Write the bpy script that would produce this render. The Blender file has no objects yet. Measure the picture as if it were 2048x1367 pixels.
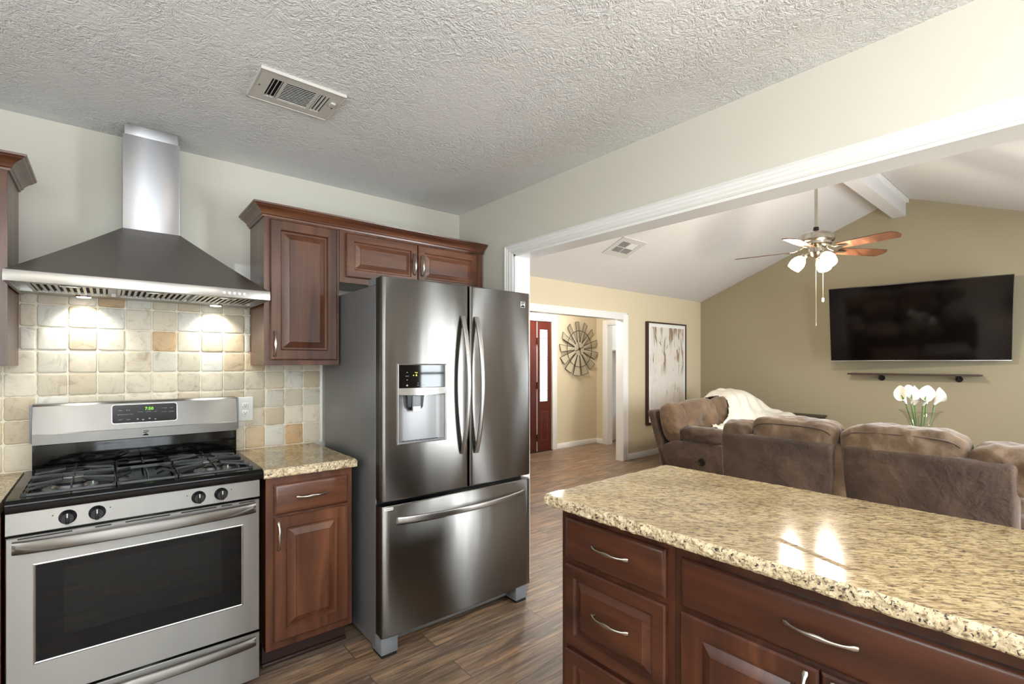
import bpy, bmesh, math, random
from mathutils import Vector, Matrix, noise
random.seed(7)
R = math.radians
C = bpy.context.scene.collection
S = bpy.context.scene

# ------------------------------------------------------------------ camera, world, exposure, large lights
cam_d = bpy.data.cameras.new('camera'); cam = bpy.data.objects.new('camera', cam_d); C.objects.link(cam)
cam_d.sensor_width = 36.0; cam_d.lens = 36.0*970.45/2048; cam_d.shift_y = 0.0207; cam_d.clip_start = 0.02
cam.location = (0, 0, 1.375); cam.rotation_euler = (R(90), 0, R(-39.917)); S.camera = cam
S.view_settings.view_transform = 'Standard'; S.view_settings.look = 'None'
S.view_settings.gamma = 1.0; S.view_settings.exposure = 0.15; S.view_settings.use_curve_mapping = False
S.cycles.max_bounces = 8; S.cycles.diffuse_bounces = 5; S.cycles.glossy_bounces = 4; S.cycles.transparent_max_bounces = 8
S.cycles.sample_clamp_indirect = 6.0; S.cycles.caustics_reflective = False; S.cycles.caustics_refractive = False
W = bpy.data.worlds.new('world'); S.world = W; W.use_nodes = True
W.node_tree.nodes['Background'].inputs[0].default_value = (0.80, 0.90, 1.0, 1); W.node_tree.nodes['Background'].inputs[1].default_value = 1.6

def area(name, loc, rot, sx, sy, power, col):
    d = bpy.data.lights.new(name, 'AREA'); d.shape = 'RECTANGLE'; d.size = sx; d.size_y = sy; d.energy = power; d.color = col
    o = bpy.data.objects.new(name, d); C.objects.link(o); o.location = loc; o.rotation_euler = rot; return o
def point(name, loc, power, col, r=0.05):
    d = bpy.data.lights.new(name, 'POINT'); d.energy = power; d.color = col; d.shadow_soft_size = r
    o = bpy.data.objects.new(name, d); C.objects.link(o); o.location = loc; return o
def spot(name, loc, rot, power, col, ang, blend=.6, r=.02):
    d = bpy.data.lights.new(name, 'SPOT'); d.energy = power; d.color = col; d.spot_size = R(ang); d.spot_blend = blend; d.shadow_soft_size = r
    o = bpy.data.objects.new(name, d); C.objects.link(o); o.location = loc; o.rotation_euler = rot; return o
DAY = (0.93, 0.97, 1.0); WARM = (1.0, 0.89, 0.75); NEUT = (1.0, 0.965, 0.92)
# daylight outside the unseen windows, added as main light except the narrow living one
area('added_daylight_kitchen_front', (0.1, -2.56, 1.35), (R(90), 0, 0), 2.3, 1.9, 90, DAY)
area('added_daylight_kitchen_left', (-1.70, 0.9, 1.55), (R(90), 0, R(-90)), 1.5, 1.0, 30, DAY)
area('daylight_living_front', (3.3, -1.30, 1.25), (R(90), 0, 0), 0.60, 1.8, 150, DAY)
area('added_daylight_living_far', (5.9, -1.30, 1.3), (R(90), 0, 0), 1.6, 1.5, 90, DAY)
# kitchen ceiling fixtures (domes built below); the rear one is added as unseen fill
point('kitchen_lamp_light', (1.0, 0.0, 2.20), 11, NEUT, 0.09)
point('added_fill_light_rear', (-0.2, -1.3, 2.15), 14, NEUT, 0.09)
# added uplight behind the camera, standing in for flash bounced off the ceiling
spot('added_uplight', (-0.55, -1.15, 1.66), (R(180), 0, 0), 300, NEUT, 165, .5, .10)
# foyer and closet lamps, added out of view to brighten those rooms
point('added_foyer_light', (5.0, 4.95, 2.22), 45, NEUT, 0.08)
point('added_closet_light', (7.4, 4.9, 2.15), 9, DAY, 0.08)

# ------------------------------------------------------------------ materials
def lin(c):
    return tuple(((x/255)/12.92 if x/255 <= .04045 else ((x/255+.055)/1.055)**2.4) for x in c)
class N:
    def __init__(s, name):
        s.m = bpy.data.materials.new(name); s.m.use_nodes = True; s.t = s.m.node_tree; s.b = s.t.nodes['Principled BSDF']
    def n(s, typ, **k):
        o = s.t.nodes.new(typ)
        for a, v in k.items():
            if a.startswith('i_'):
                key = a[2:].replace('_', ' '); o.inputs[key].default_value = v
            else: setattr(o, a, v)
        return o
    def l(s, a, b): s.t.links.new(a, b)
    def set(s, **k):
        for a, v in k.items(): s.b.inputs[a.replace('_', ' ')].default_value = v
        return s
    def col(s, c): s.b.inputs['Base Color'].default_value = (*lin(c), 1); return s
    def coords(s, scale=(1, 1, 1), rot=(0, 0, 0), kind='Object', rnd=False):
        tc = s.n('ShaderNodeTexCoord'); mp = s.n('ShaderNodeMapping'); mp.inputs['Scale'].default_value = scale; mp.inputs['Rotation'].default_value = rot
        if rnd:
            oi = s.n('ShaderNodeObjectInfo'); vm = s.n('ShaderNodeVectorMath', operation='SCALE'); vm.inputs[0].default_value = (37, 23, 51)
            s.l(oi.outputs['Random'], vm.inputs['Scale']); va = s.n('ShaderNodeVectorMath', operation='ADD')
            s.l(tc.outputs[kind], va.inputs[0]); s.l(vm.outputs[0], va.inputs[1]); s.l(va.outputs[0], mp.inputs['Vector'])
        else: s.l(tc.outputs[kind], mp.inputs['Vector'])
        return mp.outputs['Vector']
    def tcoords(s, period, rot):
        tc = s.n('ShaderNodeTexCoord'); mp = s.n('ShaderNodeMapping', vector_type='TEXTURE'); mp.inputs['Scale'].default_value = period; mp.inputs['Rotation'].default_value = (0, 0, rot)
        s.l(tc.outputs['Object'], mp.inputs['Vector']); return mp.outputs['Vector']
    def noise(s, vec, scale, detail=4, rough=.5, dist=0):
        o = s.n('ShaderNodeTexNoise'); o.inputs['Scale'].default_value = scale; o.inputs['Detail'].default_value = detail
        o.inputs['Roughness'].default_value = rough; o.inputs['Distortion'].default_value = dist; s.l(vec, o.inputs['Vector']); return o.outputs['Fac']
    def ramp(s, fac, stops, mode='LINEAR'):
        o = s.n('ShaderNodeValToRGB'); o.color_ramp.interpolation = mode; e = o.color_ramp.elements
        while len(e) < len(stops): e.new(.5)
        for q, (p, c) in zip(e, stops): q.position = p; q.color = (*lin(c), 1) if len(c) == 3 else c
        s.l(fac, o.inputs['Fac']); return o.outputs['Color']
    def mix(s, fac, a, b, mode='MIX'):
        o = s.n('ShaderNodeMix', data_type='RGBA', blend_type=mode)
        for v, i in ((fac, 0), (a, 6), (b, 7)):
            if hasattr(v, 'is_linked'): s.l(v, o.inputs[i])
            else: o.inputs[i].default_value = v if i == 0 else (*lin(v), 1)
        return o.outputs[2]
    def math(s, op, a, b=0.5):
        o = s.n('ShaderNodeMath', operation=op)
        for v, i in ((a, 0), (b, 1)):
            if hasattr(v, 'is_linked'): s.l(v, o.inputs[i])
            else: o.inputs[i].default_value = v
        return o.outputs[0]
    def bump(s, h, strength=.3, dist=.01):
        o = s.n('ShaderNodeBump'); o.inputs['Strength'].default_value = strength; o.inputs['Distance'].default_value = dist
        s.l(h, o.inputs['Height']); s.l(o.outputs['Normal'], s.b.inputs['Normal'])
M = {}
def plain(key, c, rough=.5, metal=0, spec=.5, coat=0):
    q = N(key).col(c).set(Roughness=rough, Metallic=metal); q.b.inputs['Specular IOR Level'].default_value = spec
    q.b.inputs['Coat Weight'].default_value = coat; M[key] = q.m; return q
def emis(key, c, st):
    q = N(key).col(c); q.b.inputs['Emission Color'].default_value = (*lin(c), 1); q.b.inputs['Emission Strength'].default_value = st; M[key] = q.m
def paint(key, c, rough=.6, sc=160, st=.12):
    q = N(key).col(c).set(Roughness=rough); v = q.coords(); q.bump(q.noise(v, sc, 3), st, .004)
    M[key] = q.m
paint('wall_kitchen', (207, 204, 193)); paint('wall_living', (213, 200, 172)); paint('wall_olive', (158, 148, 122)); paint('wall_white', (232, 232, 230))
def texceil(key, c, st):
    q = N(key).col(c).set(Roughness=.75); v = q.coords()
    a = q.noise(v, 17, 3, .55, 2.2); r1 = q.math('ABSOLUTE', q.math('SUBTRACT', a, .5)); r1 = q.math('SUBTRACT', 1.0, q.math('MINIMUM', q.math('MULTIPLY', r1, 9.0), 1.0))
    b = q.noise(v, 33, 3, .6, 1.6); r2 = q.math('ABSOLUTE', q.math('SUBTRACT', b, .5)); r2 = q.math('SUBTRACT', 1.0, q.math('MINIMUM', q.math('MULTIPLY', r2, 8.0), 1.0))
    msk = q.ramp(q.noise(v, 2.2, 2), [(.38, (120, 120, 120)), (.6, (255, 255, 255))])
    h = q.math('MULTIPLY', q.math('ADD', r1, q.math('MULTIPLY', r2, .6)), msk); h = q.math('ADD', h, q.math('MULTIPLY', q.noise(v, 120, 2), .25))
    q.bump(h, st, .012); M[key] = q.m
texceil('ceiling_kitchen', (236, 237, 238), .5); texceil('ceiling_living', (220, 217, 216), .18)
plain('trim_white', (238, 238, 236), .35); plain('white_plastic', (226, 226, 222), .35); plain('vent_white', (205, 203, 198), .45)
plain('black_enamel', (7, 7, 8), .10, 0, .35); plain('black_plastic', (14, 14, 15), .35); plain('cast_iron', (13, 13, 14), .32, 0, .45)
plain('dark_gap', (6, 6, 6), .8); plain('black_glass', (4, 4, 5), .04, 0, .28); plain('tv_screen', (5, 4, 5), .08, 0, .5)
plain('grey_plastic', (118, 122, 128), .4); plain('chrome', (205, 203, 198), .16, 1); plain('nickel', (190, 184, 174), .25, 1)
plain('silver', (190, 190, 190), .3, 1); plain('dark_wood', (52, 36, 26), .5); plain('iron_dark', (40, 34, 30), .5, .6)
plain('rubber', (12, 12, 12), .8); plain('dark_frame', (62, 42, 32), .5); plain('door_red', (78, 24, 16), .35, 0, .5, .2)
plain('flower_white', (240, 238, 228), .45); plain('stem_green', (86, 122, 52), .45); plain('galvanized', (188, 180, 158), .45, .35); plain('bronze_dark', (58, 46, 34), .5, .5)
plain('burner_alu', (172, 174, 180), .3, 1); plain('label_white', (228, 228, 224), .5); plain('label_grey', (150, 154, 160), .5)
plain('brass', (214, 196, 160), .35, 1); plain('carpet_pink', (214, 202, 192), .9)
emis('led_green', (120, 220, 50), 1.6); emis('led_yellow', (220, 220, 70), 1.4); emis('hood_led', (255, 252, 240), 14.0)
emis('fan_shade', (255, 236, 200), 9.0); emis('dome_glow', (255, 244, 226), 5.0); emis('sky_glass', (232, 240, 246), 2.4)
def steel(key, c, rough, rot, aniso, streak):
    q = N(key).col(c).set(Metallic=1.0, Roughness=rough, Anisotropic=aniso, Anisotropic_Rotation=rot)
    tg = q.n('ShaderNodeTangent', direction_type='RADIAL', axis='Z'); q.l(tg.outputs[0], q.b.inputs['Tangent'])
    v = q.coords(streak); f = q.noise(v, 1.0, 3, .6)
    mr = q.n('ShaderNodeMapRange'); q.l(f, mr.inputs[0]); mr.inputs[3].default_value = rough*.95; mr.inputs[4].default_value = rough*1.06; q.l(mr.outputs[0], q.b.inputs['Roughness'])
    w = q.noise(q.coords((5, 5, 1.2)), 1.0, 2); q.bump(w, .12, .02)
    M[key] = q.m
steel('steel', (134, 131, 127), .35, .25, .97, (4, 4, 320)); steel('steel_plain', (168, 165, 161), .30, .25, .5, (4, 4, 260))
steel('steel_hood', (158, 154, 150), .22, .25, .85, (4, 4, 260)); steel('steel_duct', (190, 190, 194), .36, .25, .9, (60, 60, 60))
steel('steel_fridge', (124, 121, 118), .30, .25, .97, (4, 4, 320)); plain('recess_metal', (150, 150, 152), .40, .6)
plain('fridge_side', (128, 129, 132), .38, .55)
def wood(key, axis, dark, mid, light, rough=.32):
    q = N(key).set(Roughness=rough); sc = [14, 14, 14]; sc[axis] = 1.3
    v = q.coords(tuple(sc), rnd=True); f = q.noise(v, 1.0, 6, .55, .8)
    c1 = q.ramp(f, [(.30, dark), (.52, mid), (.75, light)])
    sc2 = [3.5, 3.5, 3.5]; sc2[axis] = 1.0
    f2 = q.noise(q.coords(tuple(sc2), rnd=True), 1.0, 3, .5, .3)
    c2 = q.ramp(f2, [(.3, (150, 140, 135)), (.65, (255, 255, 255))]); c = q.mix(.65, c1, c2, 'MULTIPLY')
    q.l(c, q.b.inputs['Base Color']); q.b.inputs['Coat Weight'].default_value = .25; q.b.inputs['Coat Roughness'].default_value = .25
    M[key] = q.m
WD = ((70, 39, 26), (99, 59, 39), (128, 82, 54))
wood('wood_z', 2, *WD); wood('wood_x', 0, *WD); wood('wood_y', 1, *WD)
ID = ((54, 29, 20), (78, 43, 29), (102, 61, 40))
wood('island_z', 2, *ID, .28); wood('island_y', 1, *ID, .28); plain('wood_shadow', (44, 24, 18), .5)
wood('blade_wood', 0, (66, 38, 24), (98, 62, 40), (128, 86, 58), .4); wood('shelf_wood', 1, (40, 28, 20), (62, 44, 32), (84, 60, 44), .6)
def floor_mat():
    q = N('floor_planks').set(Roughness=.38); v = q.coords()
    br = q.n('ShaderNodeTexBrick', offset=.37, offset_frequency=2); br.inputs['Scale'].default_value = 1.0
    br.inputs['Brick Width'].default_value = .92; br.inputs['Row Height'].default_value = .152; br.inputs['Mortar Size'].default_value = .0022; br.inputs['Mortar Smooth'].default_value = .1
    br.inputs['Color1'].default_value = (0, 0, 0, 1); br.inputs['Color2'].default_value = (1, 1, 1, 1); br.inputs['Mortar'].default_value = (.5, .5, .5, 1); br.inputs['Bias'].default_value = 0
    q.l(v, br.inputs['Vector'])
    sx = q.n('ShaderNodeSeparateXYZ'); q.l(v, sx.inputs[0])
    cb = q.n('ShaderNodeCombineXYZ'); q.l(q.math('ADD', sx.outputs[0], q.math('MULTIPLY', br.outputs['Color'], 31.0)), cb.inputs[0]); q.l(sx.outputs[1], cb.inputs[1]); q.l(q.math('MULTIPLY', br.outputs['Color'], 17.0), cb.inputs[2])
    mp = q.n('ShaderNodeMapping'); mp.inputs['Scale'].default_value = (2.8, 34, 3); q.l(cb.outputs[0], mp.inputs[0])
    f = q.noise(mp.outputs[0], 1.0, 7, .62, .9)
    grain = q.ramp(f, [(.30, (48, 38, 32)), (.42, (104, 86, 73)), (.54, (152, 131, 113)), (.68, (196, 174, 150))])
    mp2 = q.n('ShaderNodeMapping'); mp2.inputs['Scale'].default_value = (.9, 5, 3); q.l(cb.outputs[0], mp2.inputs[0])
    f2 = q.noise(mp2.outputs[0], 1.3, 4, .55, 1.0)
    tint = q.ramp(f2, [(.30, (150, 146, 146)), (.46, (216, 208, 198)), (.58, (252, 224, 180)), (.70, (184, 144, 112))])
    c = q.mix(.8, grain, tint, 'MULTIPLY')
    tone = q.ramp(br.outputs['Color'], [(0, (170, 166, 166)), (.3, (255, 240, 222)), (.65, (200, 202, 206)), (1, (255, 228, 200))]); c = q.mix(.75, c, tone, 'MULTIPLY')
    c = q.mix(.12, c, (200, 180, 160), 'SCREEN')
    kn = q.ramp(q.noise(mp2.outputs[0], 3.2, 5, .65, 1.4), [(.60, (0, 0, 0)), (.68, (255, 255, 255))]); c = q.mix(q.math('MULTIPLY', kn, .6), c, (70, 56, 46))
    c = q.mix(br.outputs['Fac'], c, (84, 74, 64)); q.l(c, q.b.inputs['Base Color'])
    q.bump(q.math('SUBTRACT', q.math('MULTIPLY', f, .4), br.outputs['Fac']), .25, .004); M['floor'] = q.m
floor_mat()
def granite(key, rot, stretch):
    q = N(key).set(Roughness=.10); q.b.inputs['Specular IOR Level'].default_value = .5
    v = q.tcoords(stretch, rot)
    base = q.ramp(q.noise(v, 75, 5, .6, .4), [(.30, (130, 110, 86)), (.42, (180, 160, 126)), (.56, (214, 198, 164)), (.72, (188, 176, 152))])
    big = q.ramp(q.noise(v, 7, 3), [(.35, (205, 190, 165)), (.6, (255, 246, 226))]); c = q.mix(.7, base, big, 'MULTIPLY')
    d = q.ramp(q.noise(v, 120, 4, .6, .3), [(.52, (0, 0, 0)), (.60, (255, 255, 255))]); c = q.mix(q.math('MULTIPLY', d, .75), c, (104, 80, 60))
    d2 = q.ramp(q.noise(v, 90, 5, .65, .6), [(.57, (0, 0, 0)), (.63, (255, 255, 255))]); c = q.mix(q.math('MULTIPLY', d2, .9), c, (52, 42, 38))
    d3 = q.ramp(q.noise(v, 60, 3, .5), [(.64, (0, 0, 0)), (.72, (255, 255, 255))]); c = q.mix(q.math('MULTIPLY', d3, .5), c, (150, 140, 134))
    q.l(c, q.b.inputs['Base Color']); M[key] = q.m
granite('granite_top', R(-50), (2.3, .72, 1)); granite('granite_edge', R(-50), (1.8, .85, 1))
q = N('granite_rough').set(Roughness=.5)
v = q.coords(); c = q.ramp(q.noise(v, 75, 6, .65, 1.0), [(.30, (60, 52, 46)), (.40, (150, 130, 104)), (.50, (206, 188, 152)), (.62, (222, 206, 176)), (.72, (150, 128, 90))])
d = q.ramp(q.noise(v, 110, 4, .6, .6), [(.57, (0, 0, 0)), (.63, (255, 255, 255))]); c = q.mix(d, c, (44, 38, 36)); q.l(c, q.b.inputs['Base Color']); q.bump(q.noise(v, 60, 4), .5, .008); M['granite_rough'] = q.m
def tile_mat():
    q = N('travertine').set(Roughness=.5)
    at = q.n('ShaderNodeAttribute', attribute_name='tone'); v = q.coords()
    f = q.noise(v, 14, 6, .6, 1.0); mot = q.ramp(f, [(.28, (172, 150, 124)), (.44, (246, 242, 236)), (.58, (255, 253, 249)), (.74, (206, 182, 150))])
    c = q.mix(.6, at.outputs['Color'], mot, 'MULTIPLY')
    pit = q.ramp(q.noise(v, 48, 4, .6, 1.5), [(.28, (0, 0, 0)), (.36, (255, 255, 255))]); q.l(c, q.b.inputs['Base Color'])
    q.bump(q.math('ADD', q.math('MULTIPLY', pit, .8), q.math('MULTIPLY', f, .6)), .35, .006); M['travertine'] = q.m
tile_mat(); paint('grout', (226, 218, 200), .8, 90, .3)
def suede(key, lo, mid, hi):
    q = N(key).set(Roughness=.85); q.b.inputs['Sheen Weight'].default_value = .35; q.b.inputs['Sheen Roughness'].default_value = .4
    v = q.coords(rnd=True); f = q.noise(v, 4.0, 5, .6, .6); c = q.ramp(f, [(.28, lo), (.5, mid), (.70, hi)]); q.l(c, q.b.inputs['Base Color'])
    q.bump(q.math('ADD', q.noise(v, 9, 3, .5, 1.2), q.math('MULTIPLY', q.noise(v, 60, 2), .2)), .28, .03); M[key] = q.m
suede('suede', (58, 43, 34), (78, 60, 48), (100, 79, 64)); suede('suede_warm', (84, 64, 48), (108, 86, 66), (136, 111, 86))
q = N('knit').col((240, 235, 224)).set(Roughness=.9); v = q.coords(); q.bump(q.noise(v, 70, 3, .6), .8, .012); M['knit'] = q.m
q = N('painting').set(Roughness=.7); v = q.coords((3.4, 1, 1.5)); f = q.noise(v, 2.2, 6, .6, .4)
c = q.ramp(f, [(.30, (160, 142, 122)), (.36, (200, 188, 172)), (.42, (222, 214, 206)), (.62, (228, 222, 216)), (.70, (206, 194, 176))])
g2 = q.ramp(q.noise(q.coords((9, 1, 1.6)), 1.2, 4, .6, .6), [(.54, (0, 0, 0)), (.60, (255, 255, 255))]); tcg = q.n('ShaderNodeTexCoord'); sp = q.n('ShaderNodeSeparateXYZ'); q.l(tcg.outputs['Generated'], sp.inputs[0])
upm = q.ramp(sp.outputs[2], [(.45, (0, 0, 0)), (.6, (255, 255, 255))]); c = q.mix(q.math('MULTIPLY', g2, upm), c, (146, 126, 106)); q.l(c, q.b.inputs['Base Color']); M['painting'] = q.m
def thin_glass(key, tint, gl):
    m = bpy.data.materials.new(key); m.use_nodes = True; t = m.node_tree; t.nodes.remove(t.nodes['Principled BSDF'])
    tr = t.nodes.new('ShaderNodeBsdfTransparent'); tr.inputs[0].default_value = (*tint, 1); g = t.nodes.new('ShaderNodeBsdfGlossy'); g.inputs['Roughness'].default_value = .03
    mx = t.nodes.new('ShaderNodeMixShader'); mx.inputs[0].default_value = gl; t.links.new(tr.outputs[0], mx.inputs[1]); t.links.new(g.outputs[0], mx.inputs[2])
    t.links.new(mx.outputs[0], t.nodes['Material Output'].inputs[0]); M[key] = m
thin_glass('pane_glass', (.95, .97, .97), .06); thin_glass('oven_glass', (.22, .22, .22), .035); thin_glass('vase_glass', (.96, .97, .96), .10)

# ------------------------------------------------------------------ mesh helpers
class MB:
    def __init__(s): s.bm = bmesh.new()
    def face(s, vs):
        try: return s.bm.faces.new(vs)
        except ValueError: return None
    def hull8(s, P):
        v = [s.bm.verts.new(p) for p in P]
        for f in ((0, 3, 2, 1), (4, 5, 6, 7), (0, 1, 5, 4), (1, 2, 6, 5), (2, 3, 7, 6), (3, 0, 4, 7)): s.face([v[i] for i in f])
        return v
    def box(s, x0, x1, y0, y1, z0, z1, bev=0, seg=2):
        v = s.hull8([(x0, y0, z0), (x1, y0, z0), (x1, y1, z0), (x0, y1, z0), (x0, y0, z1), (x1, y0, z1), (x1, y1, z1), (x0, y1, z1)])
        if bev:
            es = list({e for q in v for e in q.link_edges}); bmesh.ops.bevel(s.bm, geom=es, offset=bev, segments=seg, affect='EDGES', profile=.5)
        return s
    def obox(s, c, ax, ay, az, hx, hy, hz, bev=0):
        c = Vector(c); ax, ay, az = Vector(ax)*hx, Vector(ay)*hy, Vector(az)*hz
        v = s.hull8([c-ax-ay-az, c+ax-ay-az, c+ax+ay-az, c-ax+ay-az, c-ax-ay+az, c+ax-ay+az, c+ax+ay+az, c-ax+ay+az])
        if bev:
            es = list({e for q in v for e in q.link_edges}); bmesh.ops.bevel(s.bm, geom=es, offset=bev, segments=2, affect='EDGES', profile=.5)
        return s
    def loft(s, rings, close=True, caps=True):
        L = [[s.bm.verts.new(p) for p in r] for r in rings]; n = len(L[0])
        for a, b in zip(L, L[1:]):
            for i in range(n if close else n-1): s.face([a[i], a[(i+1) % n], b[(i+1) % n], b[i]])
        if caps and close: s.face(L[0][::-1]); s.face(L[-1])
        return s
    def cyl(s, p0, p1, r0, r1=None, n=24, caps=True):
        p0, p1 = Vector(p0), Vector(p1); r1 = r0 if r1 is None else r1; d = (p1-p0).normalized(); a = d.orthogonal().normalized(); b = d.cross(a)
        return s.loft([[p + (a*math.cos(2*math.pi*i/n)+b*math.sin(2*math.pi*i/n))*r for i in range(n)] for p, r in ((p0, r0), (p1, r1))], caps=caps)
    def tube(s, pts, r, n=8, up=(0, 0, 1), rx=None):
        pts = [Vector(p) for p in pts]; rings = []; m = len(pts)
        for i, p in enumerate(pts):
            d = (pts[min(i+1, m-1)]-pts[max(i-1, 0)]).normalized(); u = Vector(up); b = d.cross(u)
            if b.length < 1e-4: b = d.orthogonal()
            b.normalize(); u = b.cross(d)
            ra = r[i] if isinstance(r, (list, tuple)) else r; rb = (rx[i] if isinstance(rx, (list, tuple)) else rx) if rx is not None else ra
            rings.append([p + u*ra*math.sin(2*math.pi*k/n) + b*rb*math.cos(2*math.pi*k/n) for k in range(n)])
        return s.loft(rings)
    def lathe(s, c, prof, n=32, axis=(0, 0, 1), caps=False):
        c = Vector(c); d = Vector(axis).normalized(); a = d.orthogonal().normalized(); b = d.cross(a)
        return s.loft([[c + d*h + (a*math.cos(2*math.pi*i/n)+b*math.sin(2*math.pi*i/n))*max(r, 1e-4) for i in range(n)] for r, h in prof], caps=caps)
    def prism(s, pts, f, a, b):     # pts 2d, f(u,v,w) -> xyz, extruded from w=a to w=b
        return s.loft([[f(u, v, w) for u, v in pts] for w in (a, b)])
    def rings(s, o, u, v, n, w, h, R_, back=True, cap=True):
        o, u, v, n = Vector(o), Vector(u), Vector(v), Vector(n); L = []
        for i, d in R_: L.append([s.bm.verts.new(p) for p in (o+u*i+v*i+n*d, o+u*(w-i)+v*i+n*d, o+u*(w-i)+v*(h-i)+n*d, o+u*i+v*(h-i)+n*d)])
        for a, b in zip(L, L[1:]):
            for i in range(4): s.face([a[i], a[(i+1) % 4], b[(i+1) % 4], b[i]])
        if cap: s.face(L[-1])
        if back: s.face(L[0][::-1])
        return s
    def pillow(s, c, h, p=3.5, n=16, wr=0, seed=0, ax=None, fn=None, ws=5.0):
        c = Vector(c); A = ax or ((1, 0, 0), (0, 1, 0), (0, 0, 1)); A = [Vector(a) for a in A]
        def pt(q):
            k = sum(abs(t)**p for t in q)**(1/p); q = [t/k for t in q]
            if fn: q = fn(*q)
            w = c + A[0]*q[0]*h[0] + A[1]*q[1]*h[1] + A[2]*q[2]*h[2]
            if wr:
                nn = (A[0]*q[0]/h[0] + A[1]*q[1]/h[1] + A[2]*q[2]/h[2]).normalized()
                w = w + nn*wr*(noise.noise(w*ws + Vector((seed*7.1, seed*3.3, 0))) + .6*noise.noise(w*ws*2.7+Vector((0, seed*5.7, 0))))
            return w
        tab = {}
        def gv(i, j, k):
            key = (i, j, k)
            if key not in tab: tab[key] = s.bm.verts.new(pt([math.tan((t*2/n-1)*math.pi/4) for t in key]))
            return tab[key]
        for i in range(n):
            for j in range(n):
                for k0 in (0, n):
                    for f in (lambda a, b: (a, b, k0), lambda a, b: (b, k0, a), lambda a, b: (k0, a, b)):
                        q = [gv(*f(i, j)), gv(*f(i+1, j)), gv(*f(i+1, j+1)), gv(*f(i, j+1))]
                        s.face(q if k0 else q[::-1])
        return s
    def build(s, name, mat, parent=None, smooth=35, origin=None):
        bmesh.ops.recalc_face_normals(s.bm, faces=s.bm.faces[:])
        me = bpy.data.meshes.new(name); 
        if parent is not None: off = wloc(parent)
        elif origin is not None: off = Vector(origin)
        else:
            vs = [v.co for v in s.bm.verts]; off = Vector(((min(v.x for v in vs)+max(v.x for v in vs))/2, (min(v.y for v in vs)+max(v.y for v in vs))/2, min(v.z for v in vs)))
        bmesh.ops.translate(s.bm, verts=s.bm.verts[:], vec=-off); s.bm.to_mesh(me); s.bm.free()
        ms = mat if isinstance(mat, (list, tuple)) else [mat]
        for m_ in ms: me.materials.append(M[m_] if isinstance(m_, str) else m_)
        if smooth:
            me.polygons.foreach_set('use_smooth', [True]*len(me.polygons)); me.set_sharp_from_angle(angle=R(smooth))
        o = bpy.data.objects.new(name, me); C.objects.link(o)
        if parent is not None: o.parent = parent
        else: o.location = off
        return o
def wloc(o):
    v = Vector((0, 0, 0))
    while o is not None: v = v + Vector(o.location); o = o.parent
    return v
def tag(o, label, cat, group=None):
    o['label'] = label; o['category'] = cat
    if group: o['group'] = group
    return o
def thing(name, label, cat, loc, group=None):
    o = bpy.data.objects.new(name, None); o.empty_display_size = .05; C.objects.link(o); o.location = loc; return tag(o, label, cat, group)
def struct(o): o['kind'] = 'structure'; return o
def copy_tree(o, parent=None):
    c = o.copy(); C.objects.link(c)
    if parent is not None: c.parent = parent
    for ch in o.children[:]: copy_tree(ch, c)
    return c
X_, Y_, Z_ = Vector((1, 0, 0)), Vector((0, 1, 0)), Vector((0, 0, 1))
def text_into(mb, txt, size, o, u, v, ext=.0006):
    cu = bpy.data.curves.new('t', 'FONT'); cu.body = txt; cu.size = size; cu.align_x = 'CENTER'; cu.align_y = 'CENTER'; cu.extrude = ext; cu.resolution_u = 2
    ob = bpy.data.objects.new('t', cu); C.objects.link(ob); bpy.context.view_layer.update()
    me = bpy.data.meshes.new_from_object(ob.evaluated_get(bpy.context.evaluated_depsgraph_get()))
    n = Vector(u).cross(Vector(v)); mt = Matrix((Vector(u), Vector(v), n)).transposed().to_4x4(); mt.translation = Vector(o); me.transform(mt); mb.bm.from_mesh(me)
    bpy.data.objects.remove(ob); bpy.data.curves.remove(cu); bpy.data.meshes.remove(me)

RAISED = [(0, -.019), (0, -.005), (.005, 0), (.048, 0), (.050, -.004), (.054, -.011), (.062, -.011), (.064, -.010), (.090, -.0015), (.0915, .001), (.094, .001)]
RAISED_S = [(0, -.019), (0, -.005), (.005, 0), (.041, 0), (.043, -.004), (.047, -.011), (.053, -.011), (.055, -.010), (.076, -.0015), (.0775, .001), (.080, .001)]
SLAB = [(0, -.019), (0, -.007), (.003, -.004), (.010, -.001), (.014, 0)]
def pull(c, u, n, L=.125, mat='nickel', parent=None, name='pull_handle'):
    c, u, n = Vector(c), Vector(u).normalized(), Vector(n).normalized(); v = n.cross(u); mb = MB(); K = 25; rr = []
    for i in range(K):
        t = -1+2*i/(K-1); a = abs(t); hgt = .0045 + .021*(1-a**2.6)
        wd = .0042 + .0028*math.exp(-(a/.28)**2) + .0034*math.exp(-((a-.93)/.10)**2); th = .0032 if a < .9 else .004
        p = c + u*(t*L/2) + n*hgt
        dh = -.021*2.6*a**1.6*(1 if t > 0 else -1)/(L/2) if a > 0 else 0; d = (u+n*dh).normalized(); nn = v.cross(d)*-1
        if nn.dot(n) < 0: nn = -nn
        rr.append([p + v*wd*math.cos(2*math.pi*k/10) + nn*th*math.sin(2*math.pi*k/10) for k in range(10)])
    mb.loft(rr)
    for t in (-1, 1): mb.cyl(c+u*(t*L/2*.93), c+u*(t*L/2*.93)+n*.006, .0045, n=12)
    return mb.build(name, mat, parent, 60)

# ------------------------------------------------------------------ room constants
YW, XB, ZC = 2.919, 1.947, 2.434           # stove wall, header wall, kitchen ceiling
YL, XT, XH = 4.234, 7.689, 2.067           # living back wall, tv wall, living side of header wall
YS, YR, SL = -1.10, 1.565, 0.40            # living front wall, ridge, ceiling slope
ZE = 2.40                                  # living eave height
ZR = ZE + SL*(YL-YR)
def zslope(y): return ZE + SL*(YL-y) if y > YR else ZR - SL*(YR-y)

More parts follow.
